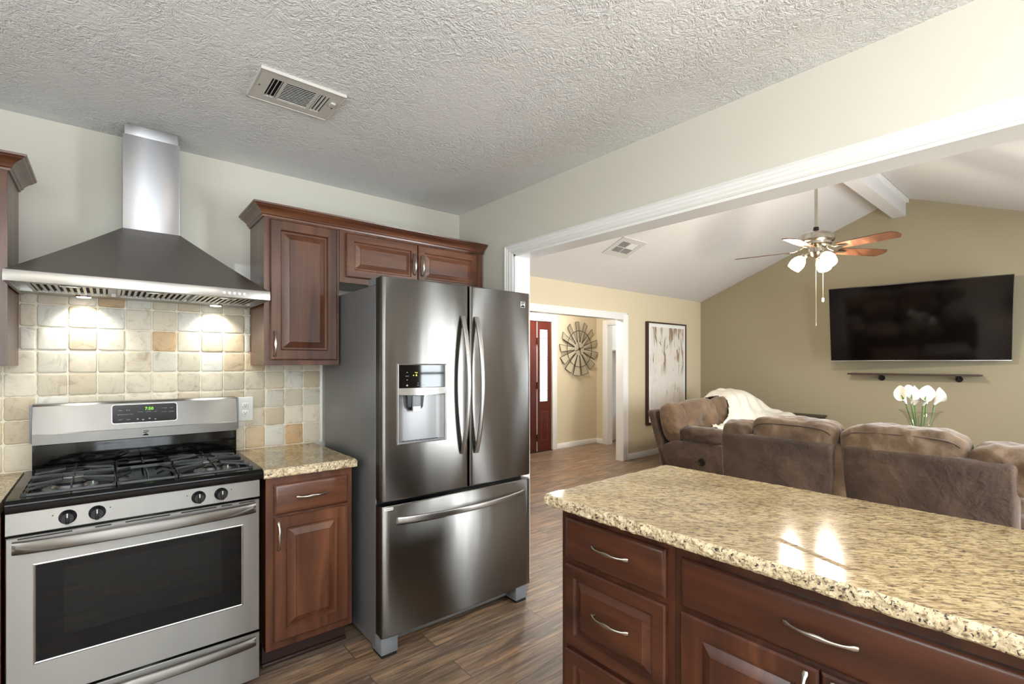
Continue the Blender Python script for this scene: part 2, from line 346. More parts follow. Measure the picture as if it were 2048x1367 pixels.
# floor
mb = MB(); mb.box(-1.62, 9.2, -2.52, 5.62, -.06, 0); struct(mb.build('floor', 'floor', smooth=0, origin=(0.31, 0.07, 0)))
# kitchen ceiling
mb = MB(); mb.box(-1.62, XB, -2.52, YW+.1, ZC, ZC+.06); struct(mb.build('ceiling', 'ceiling_kitchen', smooth=0, origin=(0, 0, ZC)))
# walls of the kitchen
def wall_holes(axis, a0, a1, z0, z1, c0, c1, holes, mat, name):
    mb = MB(); segs = sorted({a0, a1, *[h[0] for h in holes], *[h[1] for h in holes]})
    for p, r in zip(segs, segs[1:]):
        hs = [h for h in holes if h[0] <= p+1e-6 and h[1] >= r-1e-6]; zs = [(z0, z1)]
        if hs: zs = [q for q in ((z0, hs[0][2]), (hs[0][3], z1)) if q[1]-q[0] > 1e-4]
        for zz in zs:
            if axis == 'x': mb.box(p, r, c0, c1, *zz)
            else: mb.box(c0, c1, p, r, *zz)
    return struct(mb.build(name, mat, smooth=0))
wall_holes('x', -1.62, XB, 0, ZC, YW, YW+.1, [], 'wall_kitchen', 'wall_back')
wall_holes('y', -2.42, YW, 0, ZC, -1.62, -1.52, [(.15, 1.65, 1.05, 2.05)], 'wall_kitchen', 'wall_left')
wall_holes('x', -1.62, XB, 0, ZC, -2.52, -2.42, [(-1.05, 1.25, .4, 2.3)], 'wall_kitchen', 'wall_front')
# header wall between kitchen and living room: gable with a wide opening
mb = MB(); P = []
OY0, OY1, OZ = -.9, 2.308, 2.05
def hp(y0, y1, z0a, z0b, z1a, z1b):
    mb.hull8([(XB, y0, z0a), (XH, y0, z0a), (XH, y1, z0b), (XB, y1, z0b), (XB, y0, z1a), (XH, y0, z1a), (XH, y1, z1b), (XB, y1, z1b)])
hp(OY1, YL, 0, 0, zslope(OY1), zslope(YL)); hp(YR, OY1, OZ, OZ, ZR, zslope(OY1)); hp(OY0, YR, OZ, OZ, zslope(OY0), ZR); hp(-2.42, OY0, 0, 0, zslope(-2.42), zslope(OY0))
struct(mb.build('wall_right', 'wall_kitchen', smooth=0))
# living room walls
OX0, OX1, OTZ = 3.3, 5.576, 2.0
wall_holes('x', XH, XT, 0, ZE, YL, YL+.11, [(OX0, OX1, 0, OTZ)], 'wall_living', 'wall_living_back')
mb = MB()
mb.hull8([(XT, YS, 0), (XT+.1, YS, 0), (XT+.1, YR, 0), (XT, YR, 0), (XT, YS, zslope(YS)), (XT+.1, YS, zslope(YS)), (XT+.1, YR, ZR), (XT, YR, ZR)])
mb.hull8([(XT, YR, 0), (XT+.1, YR, 0), (XT+.1, YL, 0), (XT, YL, 0), (XT, YR, ZR), (XT+.1, YR, ZR), (XT+.1, YL, ZE), (XT, YL, ZE)])
struct(mb.build('wall_living_right', 'wall_olive', smooth=0))
wall_holes('x', XH, XT+.1, 0, zslope(YS), YS-.1, YS, [(2.92, 3.68, .35, 2.15), (5.1, 6.7, .55, 2.05)], 'wall_living', 'wall_living_front')
mb = MB()
for y0, y1 in ((YS, YR), (YR, YL)):
    mb.hull8([(XH, y0, zslope(y0)), (XT, y0, zslope(y0)), (XT, y1, zslope(y1)), (XH, y1, zslope(y1)), (XH, y0, zslope(y0)+.06), (XT, y0, zslope(y0)+.06), (XT, y1, zslope(y1)+.06), (XH, y1, zslope(y1)+.06)])
struct(mb.build('ceiling_living', 'ceiling_living', smooth=0, origin=(XH, YR, ZR)))
# foyer and closet shells
FX1, FY1 = 6.51, 5.50
wall_holes('x', 3.0, FX1, 0, ZE, FY1, FY1+.1, [(4.18, 5.43, 0, 2.03)], 'wall_living', 'wall_foyer_back')
wall_holes('y', YL+.11, FY1+.1, 0, ZE, FX1, FX1+.11, [(4.45, 5.27, 0, 2.03)], 'wall_living', 'wall_foyer_right')
wall_holes('y', YL+.11, FY1+.1, 0, ZE, 2.9, 3.0, [], 'wall_living', 'wall_foyer_left')
mb = MB(); mb.box(2.9, 9.1, YL+.11, FY1+.1, ZE, ZE+.05); struct(mb.build('ceiling_foyer', 'ceiling_living', smooth=0))
wall_holes('y', YL+.11, FY1+.1, 0, ZE, 8.9, 9.0, [], 'wall_white', 'wall_closet_right'); wall_holes('x', FX1+.11, 8.9, 0, ZE, FY1+.0, FY1+.1, [], 'wall_white', 'wall_closet_back')

# windows in the unseen walls, added for light except the narrow living one
def window(name, axis, a0, a1, z0, z1, c, nx, nz):
    mb = MB(); t = .045; d = .035
    def bar(p0, p1, q0, q1):
        if axis == 'x': mb.box(p0, p1, c-d, c+d, q0, q1)
        else: mb.box(c-d, c+d, p0, p1, q0, q1)
    bar(a0, a0+t, z0, z1); bar(a1-t, a1, z0, z1); bar(a0+t, a1-t, z0, z0+t); bar(a0+t, a1-t, z1-t, z1)
    for i in range(1, nx): x = a0+(a1-a0)*i/nx; bar(x-.014, x+.014, z0+t, z1-t)
    for i in range(1, nz): z = z0+(z1-z0)*i/nz; bar(a0+t, a1-t, z-.014, z+.014)
    fr = struct(mb.build(name, 'trim_white', smooth=0)); mb = MB()
    if axis == 'x': mb.box(a0+t, a1-t, c-.004, c+.004, z0+t, z1-t)
    else: mb.box(c-.004, c+.004, a0+t, a1-t, z0+t, z1-t)
    mb.build('pane', 'pane_glass', fr, 0)
window('added_window_1', 'x', -1.05, 1.25, .4, 2.3, -2.47, 3, 3); window('added_window_2', 'y', .15, 1.65, 1.05, 2.05, -1.57, 2, 2)
window('window_3', 'x', 2.92, 3.68, .35, 2.15, YS-.05, 2, 4); window('added_window_4', 'x', 5.1, 6.7, .55, 2.05, YS-.05, 2, 2)

# trims: casing round the big opening (profile swept up the jamb and along the header)
def casing_L(name, yo, yi, zo, zi, yend):
    mb = MB(); prof = [(0, 0), (0, .014), (.12, .020), (.22, .014), (.34, .017), (.45, .012), (.62, .016), (.74, .011), (.88, .013), (1, .008), (1, 0)]
    r1 = [(XB-h, yo+(yi-yo)*t, 0) for t, h in prof]; r2 = [(XB-h, yo+(yi-yo)*t, zo+(zi-zo)*t) for t, h in prof]; r3 = [(XB-h, yend, zo+(zi-zo)*t) for t, h in prof]
    mb.loft([r1, r2, r3]); return struct(mb.build(name, 'trim_white', smooth=20))
casing_L('trim_1', 2.387, 2.306, 2.113, 2.050, OY0)
mb = MB(); mb.box(XB-.004, XH, OY1-.014, OY1, 0, OZ); mb.box(XB-.004, XH+.004, OY0, OY1, OZ-.013, OZ); struct(mb.build('trim_2', 'trim_white', smooth=0))
# living back opening casing and jamb
mb = MB(); y = YL
mb.box(OX1-.0, OX1+.097, y-.016, y, 0, OTZ+.08, .004); mb.box(OX0-.09, OX1, y-.016, y, OTZ, OTZ+.08, .004); mb.box(OX0-.09, OX0, y-.016, y, 0, OTZ, .004)
mb.box(OX1+.075, OX1+.097, y-.022, y-.014, 0, OTZ+.08, .003); mb.box(OX0-.09, OX1+.097, y-.022, y-.014, OTZ+.06, OTZ+.08, .003)
struct(mb.build('trim_3', 'trim_white'))
mb = MB(); mb.box(OX1-.012, OX1, y-.016, y+.112, 0, OTZ); mb.box(OX0, OX1-.012, y-.016, y+.112, OTZ-.012, OTZ); struct(mb.build('trim_4', 'trim_white', smooth=0))
# foyer doorway casing (right foyer wall)
mb = MB(); x = FX1
mb.box(x-.018, x, 5.27, 5.355, 0, 2.10, .004); mb.box(x-.018, x, 4.45, 5.27, 2.03, 2.10, .004); mb.box(x-.018, x, 4.37, 4.45, 0, 2.10, .004)
mb.box(x-.01, x+.12, 5.255, 5.27, 0, 2.03); mb.box(x-.01, x+.12, 4.45, 5.255, 2.018, 2.03); struct(mb.build('trim_5', 'trim_white'))
# front door casing
mb = MB(); y = FY1
mb.box(5.43, 5.53, y-.018, y, 0, 2.11, .004); mb.box(4.08, 5.43, y-.018, y, 2.03, 2.11, .004); mb.box(4.08, 4.18, y-.018, y, 0, 2.03, .004); struct(mb.build('trim_6', 'trim_white'))
# baseboards
def base(name, x0, x1, y0, y1):
    mb = MB(); mb.box(x0, x1, y0, y1, 0, .085, .004)
    struct(mb.build(name, 'trim_white'))
base('baseboard_living_back', OX1+.097, XT, YL-.014, YL); base('baseboard_living_right', XT-.014, XT, YS, YL-.014)
base('baseboard_foyer_back', 5.53, FX1-.014, FY1-.014, FY1); base('baseboard_foyer_right', FX1-.014, FX1, 5.355, FY1)
# ridge beam with crown ledge
mb = MB(); mb.box(XH, XT-.0, 1.496, 1.634, 3.22, ZR+.02); struct(mb.build('trim_7', 'ceiling_living', smooth=0))
mb = MB(); mb.box(XH, XT, 1.466, 1.496, 3.385, 3.425); mb.box(XH, XT, 1.634, 1.664, 3.385, 3.425); struct(mb.build('trim_8', 'trim_white', smooth=0))

# ------------------------------------------------------------------ backsplash: tumbled tiles on grout, one surface
mb = MB(); lay = mb.bm.loops.layers.float_color.new('tone'); rt = random.Random(11)
TONES = [(204, 194, 174), (212, 202, 184), (196, 187, 168), (218, 209, 193), (190, 177, 154), (202, 182, 152), (196, 166, 126), (214, 212, 203), (198, 194, 181), (188, 160, 126)]
WT = [6, 6, 5, 5, 4, 3, 1.2, 3, 5, .8]
def tile(x0, x1, z0, z1):
    if x1-x0 < .012 or z1-z0 < .012: return
    g = .0018; x0 += g; x1 -= g; z0 += g; z1 -= g; cx, cz = (x0+x1)/2, (z0+z1)/2; n = 7; pts = []; r = .007
    def side(a, b):
        for k in range(n): t = k/n; pts.append((a[0]+(b[0]-a[0])*t, a[1]+(b[1]-a[1])*t))
    rr = min(r, (x1-x0)/3, (z1-z0)/3)
    cs = [(x0+rr, z0), (x1-rr, z0), (x1, z0+rr), (x1, z1-rr), (x1-rr, z1), (x0+rr, z1), (x0, z1-rr), (x0, z0+rr)]
    for k in range(8):
        a, b = cs[k], cs[(k+1) % 8]
        if k % 2 == 0: side(a, b)
        else: pts.append(a); pts.append(((a[0]*.35+b[0]*.35)+.3*((x0 if a[0] < cx else x1)), (a[1]*.35+b[1]*.35)+.3*(z0 if a[1] < cz else z1)))
    jit = [(p[0]+rt.uniform(-.0012, .0012), p[1]+rt.uniform(-.0012, .0012)) for p in pts]; h = .006+rt.uniform(0, .0015)
    f0 = len(mb.bm.faces); rings = []
    for s_, d in ((0, 0), (.0006, .004), (.0030, h-.0006), (.0065, h)):
        rings.append([(p[0]-(s_ if p[0] > cx else -s_)*min(1, abs(p[0]-cx)/((x1-x0)/2)), YW-.001-d, p[1]-(s_ if p[1] > cz else -s_)*min(1, abs(p[1]-cz)/((z1-z0)/2))) for p in jit])
    mb.loft(rings, caps=False); mb.bm.verts.ensure_lookup_table(); m = len(jit); mb.face(list(mb.bm.verts)[-m:])
    c = rt.choices(TONES, WT)[0]; k = rt.uniform(.93, 1.05); c = (*[x*k for x in lin(c)], 1)
    mb.bm.faces.ensure_lookup_table()
    for f in mb.bm.faces[f0:]:
        for lp in f.loops: lp[lay] = c
TZT = {True: 1.70, False: 1.40}
for i in range(-11, 12):
    xa, xb = -.23+.1*i, -.13+.1*i
    for j in range(8):
        za, zb = max(.931+.1*j-.0, .916), 1.031+.1*j
        if j == 0: tile(xa, min(xb, .966), .916, 1.031-.1+.1)
        else:
            a, b = xa, min(xb, .966); lo, hi = za, zb
            if lo < 1.39 and b > a: tile(a, b, lo, min(hi, 1.43))
            elif lo < 1.70:
                a, b = max(a, -.283), min(b, .60)
                if b > a: tile(a, b, lo, min(hi, 1.72))
tl = mb.build('backsplash_tile', 'travertine', smooth=50); struct(tl); tl.name = 'trim_9'
tl['label'] = 'tumbled beige travertine tile backsplash behind the range'
mb = MB(); mb.box(-1.33, .966, YW-.004, YW, .914, 1.44); mb.box(-.283, .60, YW-.004, YW, 1.44, 1.72); mb.build('grout', 'grout', tl, 0)
mb = MB(); mb.box(.966, .978, YW-.014, YW, .914, 1.37, .002); struct(mb.build('trim_10', 'trim_white'))

# ------------------------------------------------------------------ cabinets
def crown(mb, x0, x1, yf, zb, zt, left=True, yback=YW, right=False):
    prof = [(0, 0), (.006, 0), (.008, .008), (.014, .012), (.018, .022), (.030, .034), (.044, .042), (.048, .048), (.054, .050), (.056, .058), (.056, zt-zb)]
    prof = [(o, min(h, zt-zb)) for o, h in prof] + [(0, zt-zb)]
    rings = []
    if left: rings.append([(x0-o, yback, zb+h) for o, h in prof]); rings.append([(x0-o, yf-o, zb+h) for o, h in prof])
    else: rings.append([(x0, yf-o, zb+h) for o, h in prof])
    if right: rings.append([(x1+o, yf-o, zb+h) for o, h in prof]); rings.append([(x1+o, yback, zb+h) for o, h in prof])
    else: rings.append([(x1, yf-o, zb+h) for o, h in prof])
    mb.loft(rings)
def cab_door(parent, name, o, u, v, n, w, h, style, mat, handle=None, hu=None, L=.125):
    mb = MB(); mb.rings(o, u, v, n, w, h, style); d = mb.build(name, mat, parent, 25)
    if handle is not None: pull(handle, hu, n, L, parent=d)
    return d
NF = Vector((0, -1, 0))
YU = 2.62
# tall upper cabinet right of the hood
t = thing('upper_cabinet', 'tall single door cherry wall cabinet right of the range hood', 'cabinet', (.78, YU, 1.365))
mb = MB(); mb.box(.597, .969, YU, YW-.002, 1.365, 2.115, .001); mb.build('cabinet_body', 'wood_z', t, 0)
cab_door(t, 'door', (.622, YU-.019, 1.392), X_, Z_, NF, .331, .699, RAISED, 'wood_z', (.641, YU-.019, 1.470), Z_)
# cabinet above the refrigerator
t = thing('upper_cabinet', 'short two door cherry wall cabinet above the refrigerator', 'cabinet', (1.45, YU, 1.815))
mb = MB(); mb.box(.971, 1.932, YU, YW-.002, 1.815, 2.115, .001); mb.build('cabinet_body', 'wood_z', t, 0)
cab_door(t, 'door', (1.005, YU-.019, 1.846), X_, Z_, NF, .433, .240, RAISED_S, 'wood_x', (1.414, YU-.019, 1.963), Z_)
cab_door(t, 'door', (1.444, YU-.019, 1.846), X_, Z_, NF, .433, .240, RAISED_S, 'wood_x', (1.467, YU-.019, 1.963), Z_)
mb = MB(); crown(mb, .597, 1.937, YU, 2.100, 2.158); tag(mb.build('crown_molding', 'wood_x', smooth=25), 'cherry crown molding running above the refrigerator cabinets', 'molding')
# upper cabinet at the left edge
t = thing('upper_cabinet', 'cherry wall cabinet left of the range hood at the photo edge', 'cabinet', (-.62, YU, 1.365))
mb = MB(); mb.box(-.96, -.284, YU, YW-.002, 1.365, 2.115, .001); mb.build('cabinet_body', 'wood_z', t, 0)
cab_door(t, 'door', (-.645, YU-.019, 1.392), X_, Z_, NF, .331, .699, RAISED, 'wood_z', (-.334, YU-.019, 1.470), Z_)
mb = MB(); crown(mb, -.96, -.284, YU, 2.100, 2.158, False, YW, True); tag(mb.build('crown_molding', 'wood_x', smooth=25), 'cherry crown molding on the cabinet left of the hood', 'molding')

# small base cabinet between range and refrigerator
YB = 2.324
t = thing('base_cabinet', 'narrow cherry base cabinet between the range and the refrigerator', 'cabinet', (.73, 2.4, 0))
mb = MB(); mb.box(.536, .922, YB, YW-.002, .105, .875, .001); mb.build('cabinet_body', 'wood_z', t, 0)
cab_door(t, 'drawer', (.568, YB-.019, .703), X_, Z_, NF, .330, .134, SLAB, 'wood_x', (.726, YB-.019, .772), X_, .13)
cab_door(t, 'door', (.568, YB-.019, .142), X_, Z_, NF, .330, .548, RAISED, 'wood_z', (.584, YB-.019, .612), Z_)
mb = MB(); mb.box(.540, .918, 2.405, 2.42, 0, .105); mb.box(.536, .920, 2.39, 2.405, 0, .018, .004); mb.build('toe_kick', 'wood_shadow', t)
# left base cabinet
t = thing('base_cabinet', 'cherry base cabinet left of the range at the photo edge', 'cabinet', (-.7, 2.4, 0))
mb = MB(); mb.box(-1.50, -.268, YB, YW-.002, .105, .875, .001); mb.build('cabinet_body', 'wood_z', t, 0)
cab_door(t, 'drawer', (-.72, YB-.019, .703), X_, Z_, NF, .42, .134, SLAB, 'wood_x', (-.51, YB-.019, .772), X_, .13)
cab_door(t, 'door', (-.72, YB-.019, .142), X_, Z_, NF, .42, .548, RAISED, 'wood_z', (-.32, YB-.019, .612), Z_)
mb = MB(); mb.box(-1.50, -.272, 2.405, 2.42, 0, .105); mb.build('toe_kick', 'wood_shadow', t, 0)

# granite tops with chiselled edges
def slab(name, x0, x1, y0, y1, z0, z1, rough_sides, label, top_mat, corner=.0):
    # outline walk; rough sides get jittered vertical strips
    mb = MB(); pts = []
    def run(a, b, rough):
        L = math.dist(a, b); n = max(1, int(L/(.009 if rough else .25)))
        for k in range(n): t = k/n; pts.append((a[0]+(b[0]-a[0])*t, a[1]+(b[1]-a[1])*t, rough, (b[1]-a[1])/L, -(b[0]-a[0])/L))
    c = corner; cs = [((x0+c, y0), (x1, y0), 'f' in rough_sides), ((x1, y0), (x1, y1), 'r' in rough_sides), ((x1, y1), (x0, y1), 'b' in rough_sides)]
    if 'L' in rough_sides or 'l' in rough_sides or not c: cs.append(((x0, y1), (x0, y0+c), 'l' in rough_sides))
    if c: cs.append(((x0, y0+c), (x0+c, y0), True))
    for a, b, r_ in cs: run(a, b, r_)
    rows = 6; rings = []
    for j in range(rows+1):
        z = z0+(z1-z0)*j/rows; ring = []
        for x, y, r_, nx, ny in pts:
            k = 0
            if r_:
                p = Vector((x, y, z)); k = .005*(noise.noise(p*34)) + .004*noise.noise(p*110) + .003*noise.noise(p*230) - .004 - (.007 if j == rows else .003 if j == 0 else 0)
            ring.append((x+nx*k, y+ny*k, z))
        rings.append(ring)
    mb.loft(rings, caps=False); vs = list(mb.bm.verts); n = len(pts)
    b = mb.face(vs[:n][::-1]); tp = mb.face(vs[-n:])
    for f in mb.bm.faces: f.material_index = 1
    if tp: tp.material_index = 0
    return tag(mb.build(name, [top_mat, 'granite_rough'], smooth=30), label, 'countertop')
slab('countertop', .520, .936, 2.278, 2.917, .876, .914, 'fr', 'small speckled granite countertop between the range and refrigerator', 'granite_edge')
slab('countertop', -1.50, -.268, 2.278, 2.917, .876, .914, 'f', 'speckled granite countertop left of the range', 'granite_edge')

# ------------------------------------------------------------------ island
XI = 1.2726
NL = Vector((-1, 0, 0)); UI = Vector((0, -1, 0))
t = thing('island_cabinet', 'island drawer unit with three stacked drawers at the near end', 'cabinet', (1.5, 1.0, 0))
mb = MB(); mb.box(XI, 1.86, .7795, 1.235, .105, .876, .001); mb.build('cabinet_body', 'island_z', t, 0)
for z0, h, st in ((.683, .145, SLAB), (.380, .284, RAISED_S), (.142, .222, RAISED_S)):
    cab_door(t, 'drawer', (XI-.019, 1.206, z0), UI, Z_, NL, .403, h, st, 'island_y', (XI-.019, 1.003, z0+h*.53), UI, .148)
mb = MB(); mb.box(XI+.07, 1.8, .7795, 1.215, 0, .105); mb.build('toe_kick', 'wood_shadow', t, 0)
t = thing('island_cabinet', 'wide island cabinet with one long drawer over two doors', 'cabinet', (1.5, .3, 0))
mb = MB(); mb.box(XI, 1.86, -.22, .7785, .105, .876, .001); mb.build('cabinet_body', 'island_z', t, 0)
cab_door(t, 'drawer', (XI-.019, .754, .683), UI, Z_, NL, .94, .137, SLAB, 'island_y', (XI-.019, .400, .756), UI, .15)
cab_door(t, 'door', (XI-.019, .754, .142), UI, Z_, NL, .351, .526, RAISED, 'island_z', (XI-.019, .428, .595), Z_)
cab_door(t, 'door', (XI-.019, .398, .142), UI, Z_, NL, .351, .526, RAISED, 'island_z', (XI-.019, .372, .595), Z_)
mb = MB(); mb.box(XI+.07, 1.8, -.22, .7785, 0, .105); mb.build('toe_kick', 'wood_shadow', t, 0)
# island top: rounded near corner, outline in local walk
def island_top():
    mb = MB(); x0, x1, y0, y1, z0, z1 = 1.181, 1.960, -.36, 1.250, .877, .914; r = .026; pts = []
    def add(x, y, nx, ny): pts.append((x, y, nx, ny))
    def run(a, b, nx, ny, st):
        n = max(1, int(math.dist(a, b)/st))
        for k in range(n): t = k/n; add(a[0]+(b[0]-a[0])*t, a[1]+(b[1]-a[1])*t, nx, ny)
    run((x0, y1-r), (x0, y0), -1, 0, .008); run((x0, y0), (x1, y0), 0, -1, .1); run((x1, y0), (x1, y1-r), 1, 0, .01)
    for k in range(6): a = math.pi/2*k/6; add(x1-r+r*math.cos(a), y1-r+r*math.sin(a), math.cos(a), math.sin(a))
    run((x1-r, y1), (x0+r, y1), 0, 1, .008)
    for k in range(6): a = math.pi/2+math.pi/2*k/6; add(x0+r+r*math.cos(a), y1-r+r*math.sin(a), math.cos(a), math.sin(a))
    rings = []; rows = 7
    for j in range(rows+1):
        z = z0+(z1-z0)*j/rows; ring = []
        for x, y, nx, ny in pts:
            p = Vector((x, y, z)); k = .005*noise.noise(p*34)+.004*noise.noise(p*110)+.003*noise.noise(p*230) - (.008 if j == rows else .002 if j == rows-1 else .004 if j == 0 else 0)
            ring.append((x+nx*k, y+ny*k, z))
        rings.append(ring)
    mb.loft(rings, caps=False); vs = list(mb.bm.verts); n = len(pts); mb.face(vs[:n][::-1]); tp = mb.face(vs[-n:])
    for f in mb.bm.faces: f.material_index = 1
    tp.material_index = 0
    return tag(mb.build('countertop', ['granite_top', 'granite_rough'], smooth=30), 'large beige granite island top with rough chiselled edge', 'countertop')
island_top()

# ------------------------------------------------------------------ range hood
t = thing('range_hood', 'stainless pyramid chimney range hood above the range', 'range hood', (.154, 2.67, 1.667))
HX0, HX1, HY, HZ = -.277, .581, 2.43, 1.664
def ring4(x0, x1, y0, y1, z): return [(x0, y0, z), (x1, y0, z), (x1, y1, z), (x0, y1, z)]
mb = MB(); n = 10; rings = []
for i in range(n+1):
    s = i/n; f = s**1.0; sag = -.004*math.sin(math.pi*s)
    rings.append(ring4(HX0+.004+(.055-HX0-.004)*f, HX1-.004+(.264-HX1+.004)*f, HY+.004+(2.722-HY-.004)*f, YW-.002, 1.705+(1.968-1.705)*s+sag))
mb.loft(rings); mb.build('canopy', 'steel_hood', t, 20)
mb = MB(); w = .010
mb.box(HX0, HX1, HY, HY+w, HZ, 1.705, .0015); mb.box(HX0, HX0+w, HY+w, YW-.002, HZ, 1.705); mb.box(HX1-w, HX1, HY+w, YW-.002, HZ, 1.705); mb.build('rim_band', 'steel_plain', t)
mb = MB(); mb.box(.056, .263, 2.724, YW-.002, 1.964, 2.385, .002); mb.build('chimney', 'steel_duct', t)
mb = MB(); mb.box(.062, .257, 2.732, YW-.002, 2.385, ZC-.001, .002); mb.build('chimney_extension', 'steel_duct', t)
mb = MB(); mb.box(HX0+w, HX1-w, HY+w, YW-.004, 1.683, 1.690); mb.box(HX0+w, HX1-w, 2.79, YW-.004, 1.670, 1.683); mb.box(HX0+w, HX1-w, HY+w, 2.475, 1.670, 1.683); mb.build('underside_panel', 'steel_plain', t, 0)
for k in range(3):
    a = HX0+.05+k*.262; b = a+.245; y0, y1 = 2.485, 2.785; m2 = MB(); m2.box(a, b, y0, y1, 1.679, 1.683)
    for q in ((a, a+.012, y0, y1), (b-.012, b, y0, y1), (a+.012, b-.012, y0, y0+.015), (a+.012, b-.012, y1-.015, y1)): m2.box(*q, 1.668, 1.679)
    nb = 11
    for i in range(nb): xx = a+.012+(b-a-.024)*(i+.5)/nb; m2.box(xx-.006, xx+.0035, y0+.015, y1-.015, 1.669, 1.6745)
    ft = m2.build('baffle_filter', 'steel_plain', t, 0)
    m3 = MB(); m3.box(a+.012, b-.012, y0+.015, y1-.015, 1.6775, 1.6788); m3.build('filter_shadow', 'dark_gap', ft, 0)
    m3 = MB(); m3.box((a+b)/2-.03, (a+b)/2+.03, y0+.002, y0+.012, 1.662, 1.668, .002); m3.build('filter_latch', 'chrome', ft)
for i in range(5):
    x = .396+.0193*i; m2 = MB(); m2.cyl((x, HY+.002, 1.683), (x, HY-.004, 1.683), .0055, n=16); m2.build('push_button', 'chrome', t)
for x in (-.075, .425):
    m2 = MB(); m2.cyl((x, 2.84, 1.670), (x, 2.84, 1.664), .032, .030, n=24); lp = m2.build('lamp_ring', 'chrome', t)
    m2 = MB(); m2.cyl((x, 2.84, 1.665), (x, 2.84, 1.6625), .024, n=24); m2.build('lamp_lens', 'hood_led', lp)
    spot('hood_lamp_light', (x, 2.84, 1.655), (R(18), 0, 0), 8, (.97, 1, .93), 110, .9, .02)

# ------------------------------------------------------------------ gas range
SX0, SX1, SF = -.254, .504, 2.284
t = thing('gas_range', 'stainless freestanding gas range under the hood', 'range', (.125, 2.6, 0))
mb = MB(); mb.box(SX0+.004, SX1-.004, 2.312, 2.90, .03, .90, .002); mb.box(SX0+.03, SX1-.03, 2.36, 2.86, 0, .03); mb.build('body', 'black_enamel', t, 0)
mb = MB(); mb.prism([(2.312, .803), (SF+.004, .803), (SF, .807), (SF+.004, .877), (SF+.008, .881), (2.312, .881)], lambda u, v, w: (w, u, v), SX0, SX1); mb.build('knob_panel', 'steel', t, 20)
# cooktop: front rolled edge, rim and shallow well
mb = MB(); pr = [(2.315, .881), (SF-.006, .881), (SF-.010, .890), (SF-.008, .910), (SF+.004, .921), (SF+.03, .924), (SF+.04, .914), (2.80, .914), (2.81, .924), (2.845, .926), (2.845, .881)]
mb.prism(pr, lambda u, v, w: (w, u, v), SX0+.03, SX1-.03)
for a, b in ((SX0-.000, SX0+.03), (SX1-.03, SX1+.012)): mb.prism([(2.315, .881), (SF-.006, .881), (SF-.010, .890), (SF-.008, .910), (SF+.004, .921), (SF+.03, .924), (2.845, .926), (2.845, .881)], lambda u, v, w: (w, u, v), a, b)
mb.build('cooktop', 'black_enamel', t, 30)
# burners
for bx, by, br in ((-.10, 2.44, .05), (-.10, 2.70, .038), (.355, 2.44, .042), (.355, 2.70, .036)):
    m2 = MB(); m2.lathe((bx, by, .914), [(br+.030, 0), (br+.028, .004), (br+.004, .006), (br, .010), (br-.004, .016), (br-.008, .017)], 32, caps=True); bu = m2.build('burner', 'burner_alu', t)
    m2 = MB(); m2.lathe((bx, by, .931), [(br-.002, 0), (br-.002, .004), (br-.007, .008), (.001, .009)], 32, caps=True); m2.build('burner_cap', 'cast_iron', bu)
    m2 = MB(); m2.cyl((bx+br+.012, by-.01, .917), (bx+br+.012, by-.01, .930), .003, n=10); m2.build('igniter', 'label_white', bu)
# grates: three frames with fingers
def grate(x0, x1, y0, y1, centre):
    m2 = MB(); zt = .950; zb = .918; h = .0055
    def bar(p, q, za, zb_, w=.0030):  # vertical blade from p to q
        p, q = Vector(p), Vector(q); d = (q-p).normalized(); sd = Vector((-d.y, d.x))*w
        m2.hull8([(p.x-sd.x, p.y-sd.y, za[0]), (q.x-sd.x, q.y-sd.y, zb_[0]), (q.x+sd.x, q.y+sd.y, zb_[0]), (p.x+sd.x, p.y+sd.y, za[0]), (p.x-sd.x*.7, p.y-sd.y*.7, za[1]), (q.x-sd.x*.7, q.y-sd.y*.7, zb_[1]), (q.x+sd.x*.7, q.y+sd.y*.7, zb_[1]), (p.x+sd.x*.7, p.y+sd.y*.7, za[1])])
    lo = (.922, .931)
    for a, b in (((x0, y0), (x1, y0)), ((x1, y0), (x1, y1)), ((x1, y1), (x0, y1)), ((x0, y1), (x0, y0))): bar(a, b, lo, lo)
    for p in ((x0, y0), (x1, y0), (x1, y1), (x0, y1)): m2.box(p[0]-.007, p[0]+.007, p[1]-.007, p[1]+.007, .9145, .934)
    xm = (x0+x1)/2
    if not centre:
        ym = (y0+y1)/2; bar((x0, ym), (x1, ym), (.938, zt), (.938, zt))
        for cy, ya, yb in (((y0+ym)/2+.005, y0, ym), ((ym+y1)/2-.005, ym, y1)):
            bar((xm, ya if ya == y0 else yb), (xm, cy-.025 if ya == y0 else cy+.025), (.928, zt-.004), (.941, zt))
            bar((xm, ym), (xm, cy+.025 if ya == y0 else cy-.025), (.940, zt), (.941, zt))
            for sx in (-1, 1):
                xe = x0 if sx < 0 else x1
                for dy in (-.088, 0, .088): bar((xe, cy+dy), (xm+sx*.030, cy+dy*.35), (.933, .941), (.943, zt))
    else:
        for dy in (.10, .21, .36, .46):
            yy = y0+dy
            for sx in (-1, 1): bar((x0 if sx < 0 else x1, yy-(.03 if dy < .28 else -.03)), (xm+sx*.05, yy), (.933, .941), (.943, zt))
        for ya, yb in ((y0, y0+.15), (y1, y1-.15)): bar((xm, ya), (xm, yb), (.926, .946), (.941, zt))
        bar((x0, (y0+y1)/2), (x1, (y0+y1)/2), (.938, zt-.002), (.938, zt-.002))
    return m2.build('grate', 'cast_iron', t, 0)
grate(-.215, .025, 2.325, 2.80, False); grate(.035, .215, 2.325, 2.80, True); grate(.225, .478, 2.325, 2.80, False)
